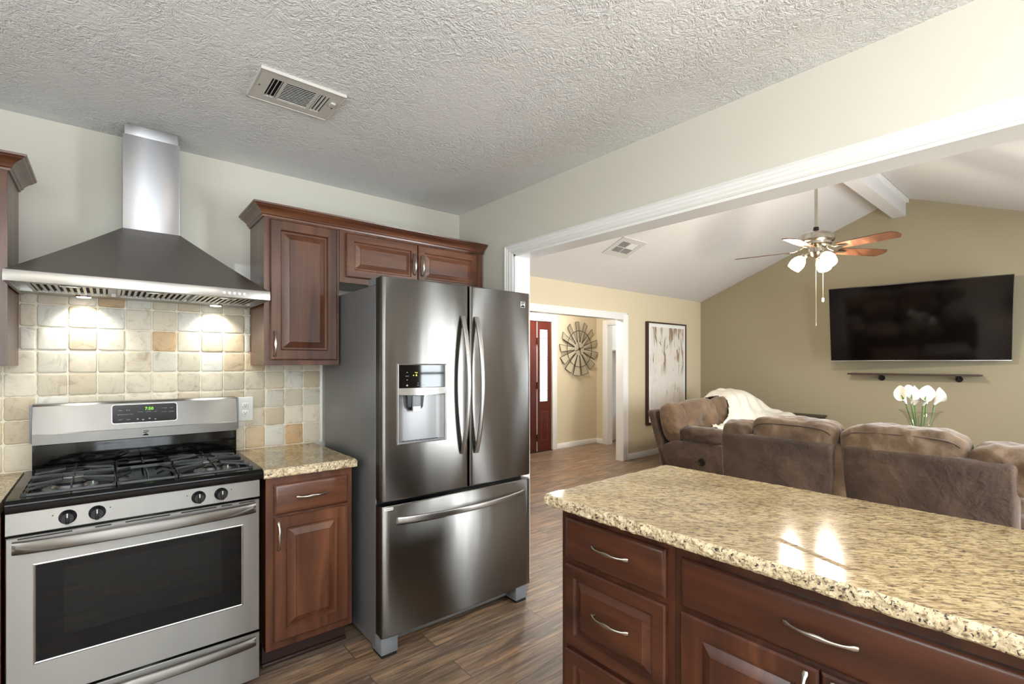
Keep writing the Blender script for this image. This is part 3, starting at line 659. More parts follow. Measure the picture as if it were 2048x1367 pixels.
# knobs
for kx in (-.102, -.024, .283, .361):
    m2 = MB(); m2.lathe((kx, SF+.002, .842), [(.024, 0), (.024, .006), (.021, .010), (.0195, .026), (.017, .029), (.001, .029)], 32, (0, -1, 0), caps=True)
    m2.box(kx-.005, kx+.005, SF-.034, SF-.020, .842-.019, .842+.019, .002); kn = m2.build('knob', 'black_plastic', t)
    m2 = MB(); m2.box(kx-.0012, kx+.0012, SF-.0348, SF-.0335, .846, .860); m2.build('knob_mark', 'label_white', kn, 0)
for kx in (-.14, .012, .245, .398):
    m2 = MB(); m2.cyl((kx, SF+.003, .853), (kx, SF-.0008, .853), .0018, n=8); m2.build('indicator_dot', 'dark_gap', t)
# oven door with window
d0, d1 = .238, .797
mb = MB(); F = SF; wx0, wx1, wz0, wz1 = -.188, .441, .362, .700
def q4(a, b, c_, d_, y): return [(a, y, c_), (b, y, c_), (b, y, d_), (a, y, d_)]
mb.loft([q4(SX0, SX1, d0, d1, 2.31), q4(SX0, SX1, d0, d1, F+.003), q4(SX0+.003, SX1-.003, d0+.003, d1-.003, F), q4(wx0, wx1, wz0, wz1, F), q4(wx0, wx1, wz0, wz1, 2.31)], caps=False)
dr = mb.build('oven_door', 'steel', t, 20)
mb = MB(); a = (.004, .0)
mb.rings((wx0, F, wz0), X_, Z_, NF, wx1-wx0, wz1-wz0, [(0, -.01), (0, .0015), (.003, .0025), (.006, .0012), (.006, -.01)], False, False); mb.build('window_trim', 'silver', dr, 20)
iX0, iX1, iZ0, iZ1 = -.113, .364, .434, .667
mb = MB(); 
for q in ((wx0, iX0, wz0, wz1), (iX1, wx1, wz0, wz1), (iX0, iX1, wz0, iZ0), (iX0, iX1, iZ1, wz1)): mb.box(q[0], q[1], F+.001, F+.012, q[2], q[3])
mb.build('window_surround', 'black_glass', dr, 0)
mb = MB(); mb.box(iX0, iX1, F+.002, F+.004, iZ0, iZ1); mb.build('window_glass', 'oven_glass', dr, 0)
mb = MB(); mb.box(iX0, iX1, F+.0245, F+.026, iZ0, iZ1); mb.build('oven_interior', 'cast_iron', dr, 0)
for z in (.505, .585):
    mb = MB(); mb.cyl((iX0, F+.015, z), (iX1, F+.015, z), .0016, n=8)
    for i in range(14): x = iX0+.01+(iX1-iX0-.02)*i/13; mb.cyl((x, F+.012, z), (x, F+.024, z), .0011, n=6)
    mb.build('oven_rack', 'chrome', dr)
mb = MB()
for a, b in ((-.225, -.09), (-.03, .015), (.055, .19), (.225, .345), (.362, .40), (.425, .485)): mb.box(a, b, F-.0006, F+.003, .7885, .7925)
mb.build('vent_slot', 'dark_gap', dr, 0)
def bow(x0, x1, z0, z1, yb, out, mat, name, parent, sag=0):
    m2 = MB(); K = 24; rr = []
    for i in range(K+1):
        s = i/K; x = x0+(x1-x0)*s; b = math.sin(math.pi*s)**.6 if 0 < s < 1 else 0; y = yb-.006-out*b; zc = (z0+z1)/2 - sag*math.sin(math.pi*s); hh = (z1-z0)/2; th = .007
        rr.append([(x, y-th*math.cos(2*math.pi*k/12)*1.0, zc+hh*math.copysign(abs(math.sin(2*math.pi*k/12))**.6, math.sin(2*math.pi*k/12))) for k in range(12)])
    m2.loft(rr)
    return m2.build(name, mat, parent, 40)
bow(-.238, .488, .742, .786, F, .034, 'steel', 'oven_handle', dr)
# storage drawer
mb = MB(); mb.box(SX0, SX1, F, 2.31, .032, .230, .003); dw = mb.build('storage_drawer', 'steel', t, 20)
bow(-.238, .488, .176, .216, F, .022, 'steel', 'drawer_handle', dw)
# backguard
BY = 2.835
mb = MB(); pr = [(BY+.012, .926), (BY+.012, 1.028), (BY-.014, 1.032), (BY-.018, 1.074), (BY-.016, 1.078), (BY+.004, 1.192), (BY+.012, 1.200), (2.905, 1.200), (2.905, .926)]
mb.prism(pr[2:-1]+[(2.905, 1.032)], lambda u, v, w: (w, u, v), -.236, .517); bg = mb.build('backguard', 'steel', t, 15)
mb = MB(); mb.box(-.238, .518, BY+.008, 2.905, .926, 1.032, .003); mb.build('backguard_base', 'black_enamel', t)
for a, b in ((-.243, -.236), (.517, .524)): mb = MB(); mb.box(a, b, BY-.012, 2.905, 1.04, 1.199, .003); mb.build('end_cap', 'grey_plastic', t)
# tilted face frame: u along x, v up the slope
vS = Vector((0, .020, .114)).normalized(); nS = Vector((0, -.114, .020)).normalized(); oS = Vector((0, BY-.016, 1.078))
def fp(x, s, d=0): return Vector((x, oS.y, oS.z)) + vS*s + nS*d
mb = MB(); pts = []; kx0, kx1, s0, s1, r = .021, .261, .025, .108, .010
for cx, cy, a0 in ((kx1-r, s1-r, 0), (kx0+r, s1-r, 90), (kx0+r, s0+r, 180), (kx1-r, s0+r, 270)):
    for k in range(7): a = R(a0+15*k); pts.append((cx+r*math.cos(a), cy+r*math.sin(a)))
mb.prism(pts, lambda u, v, w: tuple(fp(u, v, w)), -.002, .002); kp = mb.build('keypad', 'black_glass', t, 20)
mb = MB(); mb.loft([[tuple(fp(.141+(u-.141)*1.018, .0665+(v-.0665)*1.04, w)) for u, v in pts] for w in (-.001, .0012)]); mb.build('keypad_rim', 'silver', kp, 20)
mb = MB(); text_into(mb, '7:50', .019, fp(.155, .086, .0022), X_, vS); mb.build('clock_digits', 'led_green', kp, 0)
mb = MB()
for tx, x, s_, z in (('Bake', .050, .083, .007), ('Broil', .078, .083, .007), ('Self Clean', .050, .064, .0055), ('Warm & Hold', .079, .064, .0055), ('Oven Light', .212, .086, .005), ('Timer', .240, .086, .0055), ('Set Clock', .212, .068, .005), ('Delay Bake', .240, .068, .005), ('BAKE TIME', .122, .072, .004), ('COOK TIME', .152, .072, .004), ('TIMER', .178, .072, .004), ('START', .050, .040, .005), ('CLEAR', .078, .040, .005)):
    mb = MB(); text_into(mb, tx, z, fp(x, s_, .0022), X_, vS, .0003); mb.build('key_label', 'label_grey', kp, 0)
for x, sg in ((.112, 1), (.132, -1), (.156, 1), (.178, -1)): mb = MB(); mb.prism([(x-.005, .038), (x+.005, .038), (x+.005*0, .038+.006*sg)], lambda u, v, w: tuple(fp(u, v, w)), .002, .0024); mb.build('arrow_key', 'label_grey', kp, 0)
# square striped badge below the keypad (on the lower lip)
vL = Vector((0, -.004, .042)).normalized(); nL2 = Vector((0, -.042, -.004)).normalized()
def badge(parent, o, u, v, n, sz):
    m2 = MB(); o, u, v, n = Vector(o), Vector(u), Vector(v), Vector(n)
    def pf(a, b, w): return tuple(o+u*a*sz+v*b*sz+n*w)
    m2.prism([(-.5, -.5), (.5, -.5), (.5, .5), (-.5, .5)], pf, 0, .0012); b = m2.build('badge', 'silver', parent, 0)
    m2 = MB()
    for P_ in ([(-.42, .30), (.42, .30), (.42, .44), (-.42, .44)], [(-.42, .02), (-.05, .02), (.42, .16), (.42, .22), (-.42, .16)], [(-.42, -.44), (.42, -.44), (.42, -.30), (.05, -.06), (-.42, -.26)]): m2.prism(P_, pf, .001, .0016)
    m2.build('badge_stripes', 'dark_gap', b, 0)
badge(t, Vector((.142, BY-.0159, 1.052))+nL2*.0, X_, vL, nL2, .026)

# ------------------------------------------------------------------ refrigerator
FX0, FX1R, FY, FB = .971, 1.887, 2.090, 2.160
t = thing('refrigerator', 'stainless french door refrigerator with ice dispenser', 'refrigerator', (1.425, 2.5, 0))
mb = MB(); mb.box(FX0+.004, FX1R-.004, FB+.012, 2.86, .035, 1.745, .004); mb.build('case', 'fridge_side', t)
mb = MB(); mb.box(FX0+.01, FX1R-.01, FB, FB+.012, .10, 1.735); mb.build('gasket', 'black_plastic', t, 0)
def bulge(x): s = (x-FX0)/(FX1R-FX0)*2-1; return FY - .010*(1-s*s)
def door(name, x0, x1, z0, z1, hole=None, rl=.012, rr=.012):
    mb = MB(); xs = [x0+(x1-x0)*i/24 for i in range(25)]
    if hole: xs = sorted(set([x for x in xs if min(abs(x-hole[0]), abs(x-hole[1])) > .008] + [hole[0], hole[1]]))
    zs = sorted({z0, z0+.006, z1-.006, z1} | ({hole[2], hole[3]} if hole else set()))
    def yy(x, z):
        y = bulge(x)
        for e, rad in ((x-x0, rl), (x1-x, rr)):
            if e < rad: y += rad - math.sqrt(max(0, rad*rad-(rad-e)**2))
        for e in (z-z0, z1-z):
            if e < .006: y += .004*(1-e/.006)
        return y
    xs = sorted(set(xs + [x0+rl*k for k in (.1, .3, .6)] + [x1-rr*k for k in (.1, .3, .6)])); g = {}
    for i, x in enumerate(xs):
        for j, z in enumerate(zs): g[i, j] = mb.bm.verts.new((x, yy(x, z), z))
    for i in range(len(xs)-1):
        for j in range(len(zs)-1):
            if hole and hole[0]-1e-6 <= xs[i] and xs[i+1] <= hole[1]+1e-6 and hole[2]-1e-6 <= zs[j] and zs[j+1] <= hole[3]+1e-6: continue
            mb.face([g[i, j], g[i+1, j], g[i+1, j+1], g[i, j+1]])
    # returns to the liner
    edge = [g[i, 0] for i in range(len(xs))] + [g[len(xs)-1, j] for j in range(1, len(zs))] + [g[i, len(zs)-1] for i in range(len(xs)-2, -1, -1)] + [g[0, j] for j in range(len(zs)-2, 0, -1)]
    bk = [mb.bm.verts.new((v.co.x, FY+.028, v.co.z)) for v in edge]
    for i in range(len(edge)): k = (i+1) % len(edge); mb.face([edge[i], edge[k], bk[k], bk[i]])
    d = mb.build(name, 'steel_fridge', t, 40)
    m2 = MB(); m2.box(x0+.002, x1-.002, FY+.026, FB, z0+.002, z1-.002); m2.build('door_liner', 'black_plastic', d, 0)
    return d
HO = (1.052, 1.304, .998, 1.367)
dl = door('left_door', FX0, 1.444, .733, 1.777, HO); drr = door('right_door', 1.454, FX1R, .733, 1.777); fz = door('freezer_drawer', FX0, FX1R, .103, .712)
def vhandle(x, z0, z1, parent, lean):
    m2 = MB(); K = 26; rr = []
    for i in range(K+1):
        s = i/K; z = z1+(z0-z1)*s; b = math.sin(math.pi*s); y = bulge(x)-.004-.058*b**.8; w = .013-.002*b; th = .007; xx = x+lean*b
        rr.append([(xx+w*math.copysign(abs(math.cos(q))**.5, math.cos(q)), y-th*math.copysign(abs(math.sin(q))**.5, math.sin(q)), z) for q in [2*math.pi*k/16 for k in range(16)]])
    m2.loft(rr); return m2.build('door_handle', 'steel_plain', parent, 40)
vhandle(1.406, .910, 1.618, dl, 0); vhandle(1.492, .905, 1.618, drr, 0)
mb = MB(); K = 30; rr = []
for i in range(K+1):
    s = i/K; x = 1.045+(1.83-1.045)*s; b = math.sin(math.pi*s); y = bulge(x)-.004-.050*b**.7; w = .016-.001*b
    rr.append([(x, y-.007*math.copysign(abs(math.sin(q))**.5, math.sin(q)), .640+w*math.copysign(abs(math.cos(q))**.5, math.cos(q))) for q in [2*math.pi*k/16 for k in range(16)]])
mb.loft(rr); mb.build('freezer_handle', 'steel_plain', fz, 40)
badge(drr, (1.826, bulge(1.826)-.0002, 1.710), X_, Z_, NF, .034)
mb = MB(); mb.box(.983, 1.036, bulge(1.0)-.001, bulge(1.0)+.004, .692, .706, .0005); st = mb.build('energy_sticker', 'label_white', fz, 0)
mb = MB(); mb.box(.990, 1.029, bulge(1.0)-.0016, bulge(1.0)-.0008, .697, .7005); mb.build('sticker_print', 'label_grey', st, 0)
# dispenser: rim, control glass, band, recess, nozzle, tray
mb = MB(); fy = bulge(1.18)
mb.rings((HO[0]-.008, fy, HO[2]-.007), X_, Z_, NF, HO[1]-HO[0]+.016, HO[3]-HO[2]+.013, [(0, -.012), (.001, .003), (.004, .005), (.007, .003), (.008, -.012)], False, False); dp = mb.build('dispenser', 'silver', dl, 20)
mb = MB(); mb.box(HO[0], HO[1], fy-.001, fy+.012, 1.258, HO[3], .001); pn = mb.build('dispenser_panel', 'black_glass', dp, 0)
mb = MB(); K = 12; rr = []
for i in range(K+1): s = i/K; x = HO[0]+(HO[1]-HO[0])*s; b = .010*(1-(2*s-1)**2); rr.append([(x, fy-.002-b, 1.226+(-.004*(1-(2*s-1)**2))), (x, fy-.002-b, 1.257), (x, fy+.02, 1.257), (x, fy+.02, 1.226)])
mb.loft(rr); mb.build('dispenser_band', 'steel_plain', dp, 20)
mb = MB(); rr = []; za, zb = .998, 1.228
prof = [(HO[0], fy+.002), (HO[0]+.010, fy+.020), (HO[0]+.04, fy+.030), (HO[0]+.10, fy+.033), (HO[1]-.10, fy+.033), (HO[1]-.04, fy+.030), (HO[1]-.010, fy+.020), (HO[1], fy+.002)]
mb.loft([[(x, y, z) for x, y in prof] for z in (za, zb)], close=False, caps=False); mb.loft([[(x, y, z) for x, y in prof] for z in (zb, zb+.001)]); mb.build('dispenser_recess', 'recess_metal', dp, 50)
mb = MB(); mb.loft([[(x, y, z) for x, y in prof] for z in (za, za+.004)]); tr = mb.build('drip_tray', 'grey_plastic', dp, 0)
mb = MB()
for i in range(9): mb.box(HO[0]+.03+i*.023, HO[0]+.04+i*.023, fy+.010, fy+.028, za+.004, za+.0055)
mb.build('tray_slots', 'black_plastic', tr, 0)
mb = MB(); mb.loft([[(1.100, fy+.006, 1.226), (1.190, fy+.006, 1.226), (1.190, fy+.032, 1.226), (1.100, fy+.032, 1.226)], [(1.106, fy+.012, 1.165), (1.186, fy+.012, 1.165), (1.186, fy+.032, 1.165), (1.106, fy+.032, 1.165)], [(1.118, fy+.018, 1.150), (1.176, fy+.018, 1.150), (1.176, fy+.032, 1.150), (1.118, fy+.032, 1.150)]]); nz = mb.build('nozzle_housing', 'black_plastic', dp, 0)
mb = MB(); mb.box(1.126, 1.170, fy+.002, fy+.014, 1.150, 1.222, .004); mb.build('dispenser_paddle', 'grey_plastic', nz)
mb = MB(); mb.box(1.127, 1.169, fy+.000, fy+.006, 1.142, 1.168, .003); mb.build('paddle_tip', 'label_white', nz)
mb = MB()
text_into(mb, '6', .016, (1.143, fy-.0012, 1.318), X_, Z_, .0003); text_into(mb, 'Water', .006, (1.143, fy-.0012, 1.330), X_, Z_, .0003); mb.cyl((1.128, fy-.001, 1.317), (1.128, fy-.0016, 1.317), .0025, n=10); mb.build('display_digits', 'led_yellow', pn, 0)
mb = MB()
for tx, x, z in (('Options', 1.094, 1.314), ('Light', 1.152, 1.270), ('Reset', 1.180, 1.270)): mb = MB(); text_into(mb, tx, .0055, (x, fy-.0012, z), X_, Z_, .0003); mb.build('key_label', 'label_grey', pn, 0)
for z, sg in ((1.330, 1), (1.297, -1)): mb = MB(); mb.prism([(1.090, z), (1.098, z), (1.094, z+.004*sg)], lambda u, v, w: (u, fy-.001-w, v), 0, .0004); mb.build('arrow_key', 'label_grey', pn, 0)
mb = MB(); mb.box(1.090, 1.098, fy-.0014, fy-.001, 1.266, 1.273); mb.build('lock_key', 'label_grey', pn, 0)
mb = MB(); mb.cyl((1.152, fy-.001, 1.280), (1.152, fy-.0014, 1.280), .002, n=10); mb.build('indicator_light', 'label_grey', pn, 0)
# hinge covers, kick grille and feet
for a, b in ((FX0+.006, FX0+.10), (FX1R-.10, FX1R-.006)):
    mb = MB(); mb.box(a, b, FY+.04, FB+.10, 1.745, 1.782, .006); mb.build('hinge_cover', 'grey_plastic', t)
mb = MB(); mb.box(FX0+.09, FX1R-.09, FB+.035, FB+.05, .022, .102)
for i in range(4): mb.box(FX0+.10, FX1R-.10, FB+.030, FB+.035, .032+i*.017, .042+i*.017)
mb.build('kick_grille', 'black_plastic', t, 0)
for a, b in ((FX0+.006, FX0+.092), (FX1R-.092, FX1R-.006)):
    mb = MB(); mb.box(a, b, FY+.022, FB+.06, .014, .100, .006); ft = mb.build('front_foot', 'grey_plastic', t)
    mb = MB(); mb.box(a+.006, b-.006, FY+.026, FB+.055, 0, .014); mb.build('foot_pad', 'rubber', ft, 0)

# ------------------------------------------------------------------ outlet, blank plate, kitchen ceiling vent, ceiling lamps
def outlet(name, label, c, u, n, sockets=True, w=.073, h=.117):
    c, u, n = Vector(c), Vector(u), Vector(n); mb = MB()
    mb.rings(c-u*w/2-Z_*h/2, u, Z_, n, w, h, [(0, 0), (0, .003), (.003, .006), (.006, .0065)]); o = mb.build(name, 'white_plastic', smooth=25); tag(o, label, 'outlet' if sockets else 'wall plate')
    if sockets:
        for dz in (-.02, .02):
            mb = MB(); mb.obox(c+Z_*dz+n*.0068, u, Z_, n, .0165, .014, .0015, .002); r = mb.build('receptacle', 'trim_white', o)
            mb = MB()
            for du in (-.006, .006): mb.obox(c+Z_*(dz+.003)+u*du+n*.0085, u, Z_, n, .001, .004, .0004)
            mb.obox(c+Z_*(dz-.006)+n*.0085, u, Z_, n, .002, .002, .0004); mb.build('slots', 'dark_gap', r, 0)
    for dz in ((-.042, .042) if sockets else (-.04, .04)): mb = MB(); mb.cyl(c+Z_*dz+n*.006, c+Z_*dz+n*.0072, .003, n=10); mb.build('screw', 'silver', o)
    return o
outlet('outlet', 'white electrical outlet on the backsplash right of the range', (.571, YW-.0085, 1.130), X_, NF, True, .079, .128)
outlet('wall_plate', 'blank white wall plate behind the right end of the hood', (.560, YW, 1.853), X_, NF, False, .079, .10)
outlet('outlet', 'white outlet low on the living room wall behind the loveseat', (6.32, YL, .40), X_, NF)
def vent(name, label, o, u, v, n, w, h, kind):
    o, u, v, n = Vector(o), Vector(u), Vector(v), Vector(n); t = thing(name, label, 'vent', o)
    def bx(mb, a0, a1, b0, b1, d0, d1): mb.obox(o+u*(a0+a1)/2+v*(b0+b1)/2+n*(d0+d1)/2, u, v, n, (a1-a0)/2, (b1-b0)/2, (d1-d0)/2)
    W2, H2 = w/2, h/2; mb = MB()
    if kind == 0: A, B = (-.105, .105), (-.072, .072)
    else: A, B = (-w*.33, w*.36), (-h*.30, h*.30)
    for q in ((-W2, A[0], -H2, H2), (A[1], W2, -H2, H2), (A[0], A[1], -H2, B[0]), (A[0], A[1], B[1], H2)): bx(mb, *q, 0, .009)
    bx(mb, -W2, W2, H2-.004, H2, .009, .011); bx(mb, -W2, W2, -H2, -H2+.004, .009, .011); bx(mb, -W2, -W2+.004, -H2, H2, .009, .011); bx(mb, W2-.004, W2, -H2, H2, .009, .011)
    mb.build('frame', 'vent_white', t, 0)
    mb = MB(); bx(mb, A[0], A[1], B[0], B[1], .0, .0015); mb.build('duct_shadow', 'dark_gap', t, 0)
    if kind == 0:
        xa, xb = -.060, .060
        for x in (xa, xb): mb = MB(); bx(mb, x-.005, x+.005, B[0], B[1], .002, .009); mb.build('divider', 'vent_white', t, 0)
        mb = MB(); nn = 12
        for i in range(nn):
            y = B[0]+(B[1]-B[0])*(i+.5)/nn; c = o+v*y+n*.0055; a = (v*-.82+n*.57).normalized(); mb.obox(c, u, a, u.cross(a), (xb-xa)/2-.005, .0048, .0008)
        mb.build('louvers', 'vent_white', t, 0)
        for sg in (-1, 1):
            mb = MB()
            for i in range(3): c = o+u*sg*(.069+.0135*i)+n*.0055; a = (u*.55*sg+n*.83).normalized(); mb.obox(c, v, a, v.cross(a), B[1]-.001, .0045, .0008)
            mb.build('louvers', 'vent_white', t, 0)
        mb = MB(); bx(mb, .118, .135, -.045, -.020, .009, .016); mb.build('damper_lever', 'vent_white', t, 0)
        for sg in (-1, 1): mb = MB(); mb.cyl(o+u*sg*.135+n*.009, o+u*sg*.135+n*.011, .004, n=10); mb.build('screw', 'chrome', t)
    else:
        m_ = (A[0]+A[1])/2; mb = MB(); bx(mb, A[0], A[1], -.006, .006, .001, .009); bx(mb, m_-.006, m_+.006, B[0], B[1], .001, .009); mb.build('divider', 'vent_white', t, 0)
        for qa in ((A[0], m_), (m_, A[1])):
            for qb in ((B[0], 0), (0, B[1])):
                mb = MB(); nn = 7
                lo = qa[1] > m_+.01 and qb[0] < -.01
                for i in range(nn):
                    y = qb[0]+(qb[1]-qb[0])*(i+.5)/nn; c = o+u*(qa[0]+qa[1])/2+v*y+n*.005; a = (v*(.9 if lo else -.25)+n*.6).normalized(); mb.obox(c, u, a, u.cross(a), (qa[1]-qa[0])/2-.006, .0085 if lo else .005, .0008)
                mb.build('louvers', 'vent_white', t, 0)
    return t
vent('ceiling_vent', 'white metal air vent in the textured kitchen ceiling', (.577, 2.010, ZC), X_, Y_, -Z_, .308, .236, 0)
sv = Vector((0, -1, SL)).normalized()
vent('ceiling_vent', 'white air vent in the sloped living room ceiling', (4.585, 3.46, zslope(3.46)), X_, -sv, X_.cross(sv)*-1 if (X_.cross(sv)).z > 0 else X_.cross(sv), .43, .33, 1)
def dome(label, x, y, z):
    t = thing('ceiling_lamp', label, 'lamp', (x, y, z)); mb = MB(); mb.lathe((x, y, z), [(.001, 0), (.15, 0), (.15, -.02), (.135, -.025)], 32); mb.build('lamp_base', 'nickel', t)
    mb = MB(); mb.lathe((x, y, z), [(.13, -.022), (.125, -.05), (.10, -.075), (.06, -.09), (.001, -.095)], 32); mb.build('lamp_shade', 'dome_glow', t)
dome('round flush ceiling lamp over the island aisle', 1.0, .0, ZC); dome('added round flush ceiling lamp behind the camera for fill light', -.2, -1.3, ZC)  # the second, rear lamp is an unseen addition for general fill
dome('added round flush ceiling lamp lighting the foyer', 5.0, 4.95, ZE); dome('added round flush ceiling lamp lighting the closet room', 7.4, 4.9, ZE)  # both lamps are unseen additions that light these rooms

t = thing('added_uplight_lamp', 'added unseen uplight lamp behind the camera brightening the kitchen ceiling', 'lamp', (-.55, -1.15, 0))  # unseen lamp body added to carry the ceiling bounce uplight
mb = MB(); mb.lathe((-.55, -1.15, 0), [(.001, 0), (.14, 0), (.14, .015), (.03, .03), (.001, .03)], 28); mb.build('base', 'nickel', t)
mb = MB(); mb.cyl((-.55, -1.15, .02), (-.55, -1.15, 1.56), .012, n=14); mb.build('pole', 'nickel', t)
mb = MB(); mb.lathe((-.55, -1.15, 1.54), [(.012, 0), (.06, .01), (.13, .05), (.16, .10), (.155, .10), (.125, .055), (.055, .018), (.001, .016)], 28); mb.build('lamp_shade', 'trim_white', t)

# ------------------------------------------------------------------ ceiling fan under the ridge beam
fx, fy_, fz_ = 4.81, 1.564, 2.375
t = thing('ceiling_fan', 'five blade brushed nickel ceiling fan with lit glass shades', 'ceiling fan', (fx, fy_, 3.22))
mb = MB(); mb.lathe((fx, fy_, 3.22), [(.001, 0), (.065, 0), (.065, -.02), (.045, -.05), (.02, -.06), (.001, -.06)], 28); mb.build('canopy', 'nickel', t)
mb = MB(); mb.cyl((fx, fy_, 3.18), (fx, fy_, 2.55), .0125, n=16); mb.build('downrod', 'nickel', t)
mb = MB(); mb.cyl((fx, fy_, 2.575), (fx, fy_, 2.535), .020, .026, n=20); mb.build('collar', 'black_plastic', t)
mb = MB(); mb.lathe((fx, fy_, 2.54), [(.001, 0), (.05, -.003), (.09, -.016), (.128, -.034), (.140, -.055), (.142, -.085), (.132, -.098), (.120, -.104), (.118, -.122), (.085, -.140), (.001, -.142)], 40); mb.build('motor_housing', 'nickel', t, 30)
for k in range(5):
    a = R(-106.2+72*k); d = Vector((math.cos(a), math.sin(a), 0)); sd = Vector((-d.y, d.x, 0)); c0 = Vector((fx, fy_, fz_)); pit = R(-12)
    wv = (sd*math.cos(pit)+Z_*math.sin(pit)); nv = d.cross(wv)
    prof = [(.20, -.052), (.235, -.058), (.40, -.066), (.56, -.069), (.625, -.066), (.655, -.02), (.655, .02), (.625, .066), (.56, .069), (.40, .066), (.235, .058), (.20, .052)]
    mb = MB(); mb.prism(prof, lambda u, v, w: tuple(c0+d*u+wv*v+nv*w-Z_*.02*u), -.003, .003); bl = mb.build('blade', 'blade_wood', t, 20)
    mb = MB(); P_ = [c0+d*.085+Z_*.045, c0+d*.12+Z_*.015, c0+d*.17-Z_*.008, c0+d*.215-Z_*.010, c0+d*.27-Z_*.012]
    mb.tube(P_, [.006, .006, .005, .004, .003], 10, rx=[.013, .012, .022, .034, .020]); mb.build('blade_iron', 'nickel', bl, 50)
mb = MB(); mb.lathe((fx, fy_, 2.40), [(.001, 0), (.055, 0), (.062, -.012), (.062, -.05), (.05, -.062), (.035, -.085), (.015, -.10), (.001, -.102)], 32); mb.build('light_kit', 'nickel', t, 30)
cl, sl = math.cos(R(39.917)), math.sin(R(39.917))
for ang in (155, 35, 275):
    lat, dep = math.cos(R(ang)), math.sin(R(ang)); d = Vector((sl*dep+cl*lat, cl*dep-sl*lat, 0)); ax = (d*.62-Z_*.78).normalized(); p0 = Vector((fx, fy_, 2.345))+d*.03
    mb = MB(); mb.tube([p0, p0+d*.03+Z_*.004, p0+d*.055-Z_*.008], .008, 10); mb.lathe(p0+d*.052-Z_*.006, [(.001, 0), (.022, 0), (.026, .015), (.024, .032)], 20, ax); am = mb.build('lamp_arm', 'nickel', t, 50)
    mb = MB(); mb.lathe(p0+d*.058-Z_*.012, [(.022, .018), (.036, .03), (.052, .055), (.060, .085), (.058, .115), (.053, .14), (.050, .14), (.055, .112), (.056, .085), (.048, .056), (.030, .032)], 28, ax); mb.build('glass_shade', 'fan_shade', am, 60)
    point('fan_lamp_light', p0+d*.058+ax*.175, 34, WARM, .03)
mb = MB(); mb.cyl((fx, fy_, 2.31), (fx, fy_, 1.71), .0016, n=8); mb.cyl((fx, fy_, 1.725), (fx, fy_, 1.705), .004, n=10); mb.build('pull_chain', 'brass', t)
q = Vector((cl, -sl, 0))*.062
mb = MB(); mb.cyl((fx+q.x, fy_+q.y, 2.33), (fx+q.x, fy_+q.y, 1.95), .0016, n=8); pc = mb.build('pull_chain', 'brass', t)
mb = MB(); mb.lathe((fx+q.x, fy_+q.y, 1.95), [(.001, .004), (.008, 0), (.010, -.02), (.007, -.034), (.001, -.036)], 16); mb.build('chain_fob', 'white_plastic', pc)

# ------------------------------------------------------------------ tv, floating shelf
tv = thing('television', 'large black flat television tilted forward on the olive wall', 'television', (7.33, 1.36, 1.861))
ya, ti = -.172, .225; w_ = Vector((-math.sin(ya), -math.cos(ya), 0)); n_ = Vector((-math.cos(ya), math.sin(ya), 0)); up = Z_*math.cos(ti)+n_*math.sin(ti); nn = w_.cross(up)*-1
if nn.dot(n_) < 0: nn = -nn
c = Vector((7.33, 1.36, 1.861)); hw, hh = .83, .469
mb = MB(); mb.obox(c-nn*.014, w_, up, nn, hw, hh, .012, .003); mb.build('tv_body', 'black_plastic', tv)
mb = MB(); mb.obox(c-nn*.0005, w_, up, nn, hw-.006, hh-.008, .002); mb.build('screen', 'tv_screen', tv, 0)
mb = MB(); mb.obox(c-up*(hh-.001)-nn*.012, w_, up, nn, hw, .006, .015, .002); mb.build('bottom_bezel', 'silver', tv)
mb = MB(); mb.obox(c-nn*.05-up*.1, w_, up, nn, .45, .22, .026, .01); mb.box(7.43, XT, 1.25, 1.47, 1.72, 1.92); mb.build('wall_mount', 'black_plastic', tv)
t = thing('floating_shelf', 'long dark wood floating shelf below the television', 'shelf', (XT-.1, 1.43, 1.228))
mb = MB(); mb.box(XT-.215, XT-.006, .80, 2.066, 1.226, 1.246, .003); mb.build('shelf_board', 'shelf_wood', t)
for y in (1.74, 1.00):
    mb = MB(); mb.cyl((XT-.001, y, 1.185), (XT-.010, y, 1.185), .034, n=24); mb.tube([(XT-.01, y, 1.185), (XT-.07, y, 1.185), (XT-.085, y, 1.19), (XT-.09, y, 1.205), (XT-.09, y, 1.226)], .011, 12); mb.lathe((XT-.09, y, 1.226), [(.001, -.007), (.028, -.007), (.030, 0), (.001, 0)], 20); mb.cyl((XT-.05, y-.0, 1.185), (XT-.075, y, 1.185), .015, n=16)
    mb.build('pipe_bracket', 'iron_dark', t)

# ------------------------------------------------------------------ artwork
t = thing('artwork', 'tall dark framed abstract painting in beige and taupe on the living wall', 'artwork', (6.62, YL-.03, .475))
ax0, ax1, az0, az1, ay = 6.105, 7.155, .475, 1.992, YL-.052
mb = MB(); mb.box(ax0, ax0+.022, ay, YL-.002, az0, az1, .001); mb.box(ax1-.022, ax1, ay, YL-.002, az0, az1, .001); mb.box(ax0+.022, ax1-.022, ay, YL-.002, az0, az0+.022, .001); mb.box(ax0+.022, ax1-.022, ay, YL-.002, az1-.022, az1, .001); mb.build('picture_frame', 'dark_frame', t)
mb = MB(); mb.box(ax0+.022, ax1-.022, ay+.012, ay+.03, az0+.022, az1-.022); mb.build('mat_board', 'trim_white', t, 0)
mb = MB(); mb.box(ax0+.075, ax1-.075, ay+.009, ay+.012, az0+.075, az1-.075); mb.build('canvas', 'painting', t, 0)

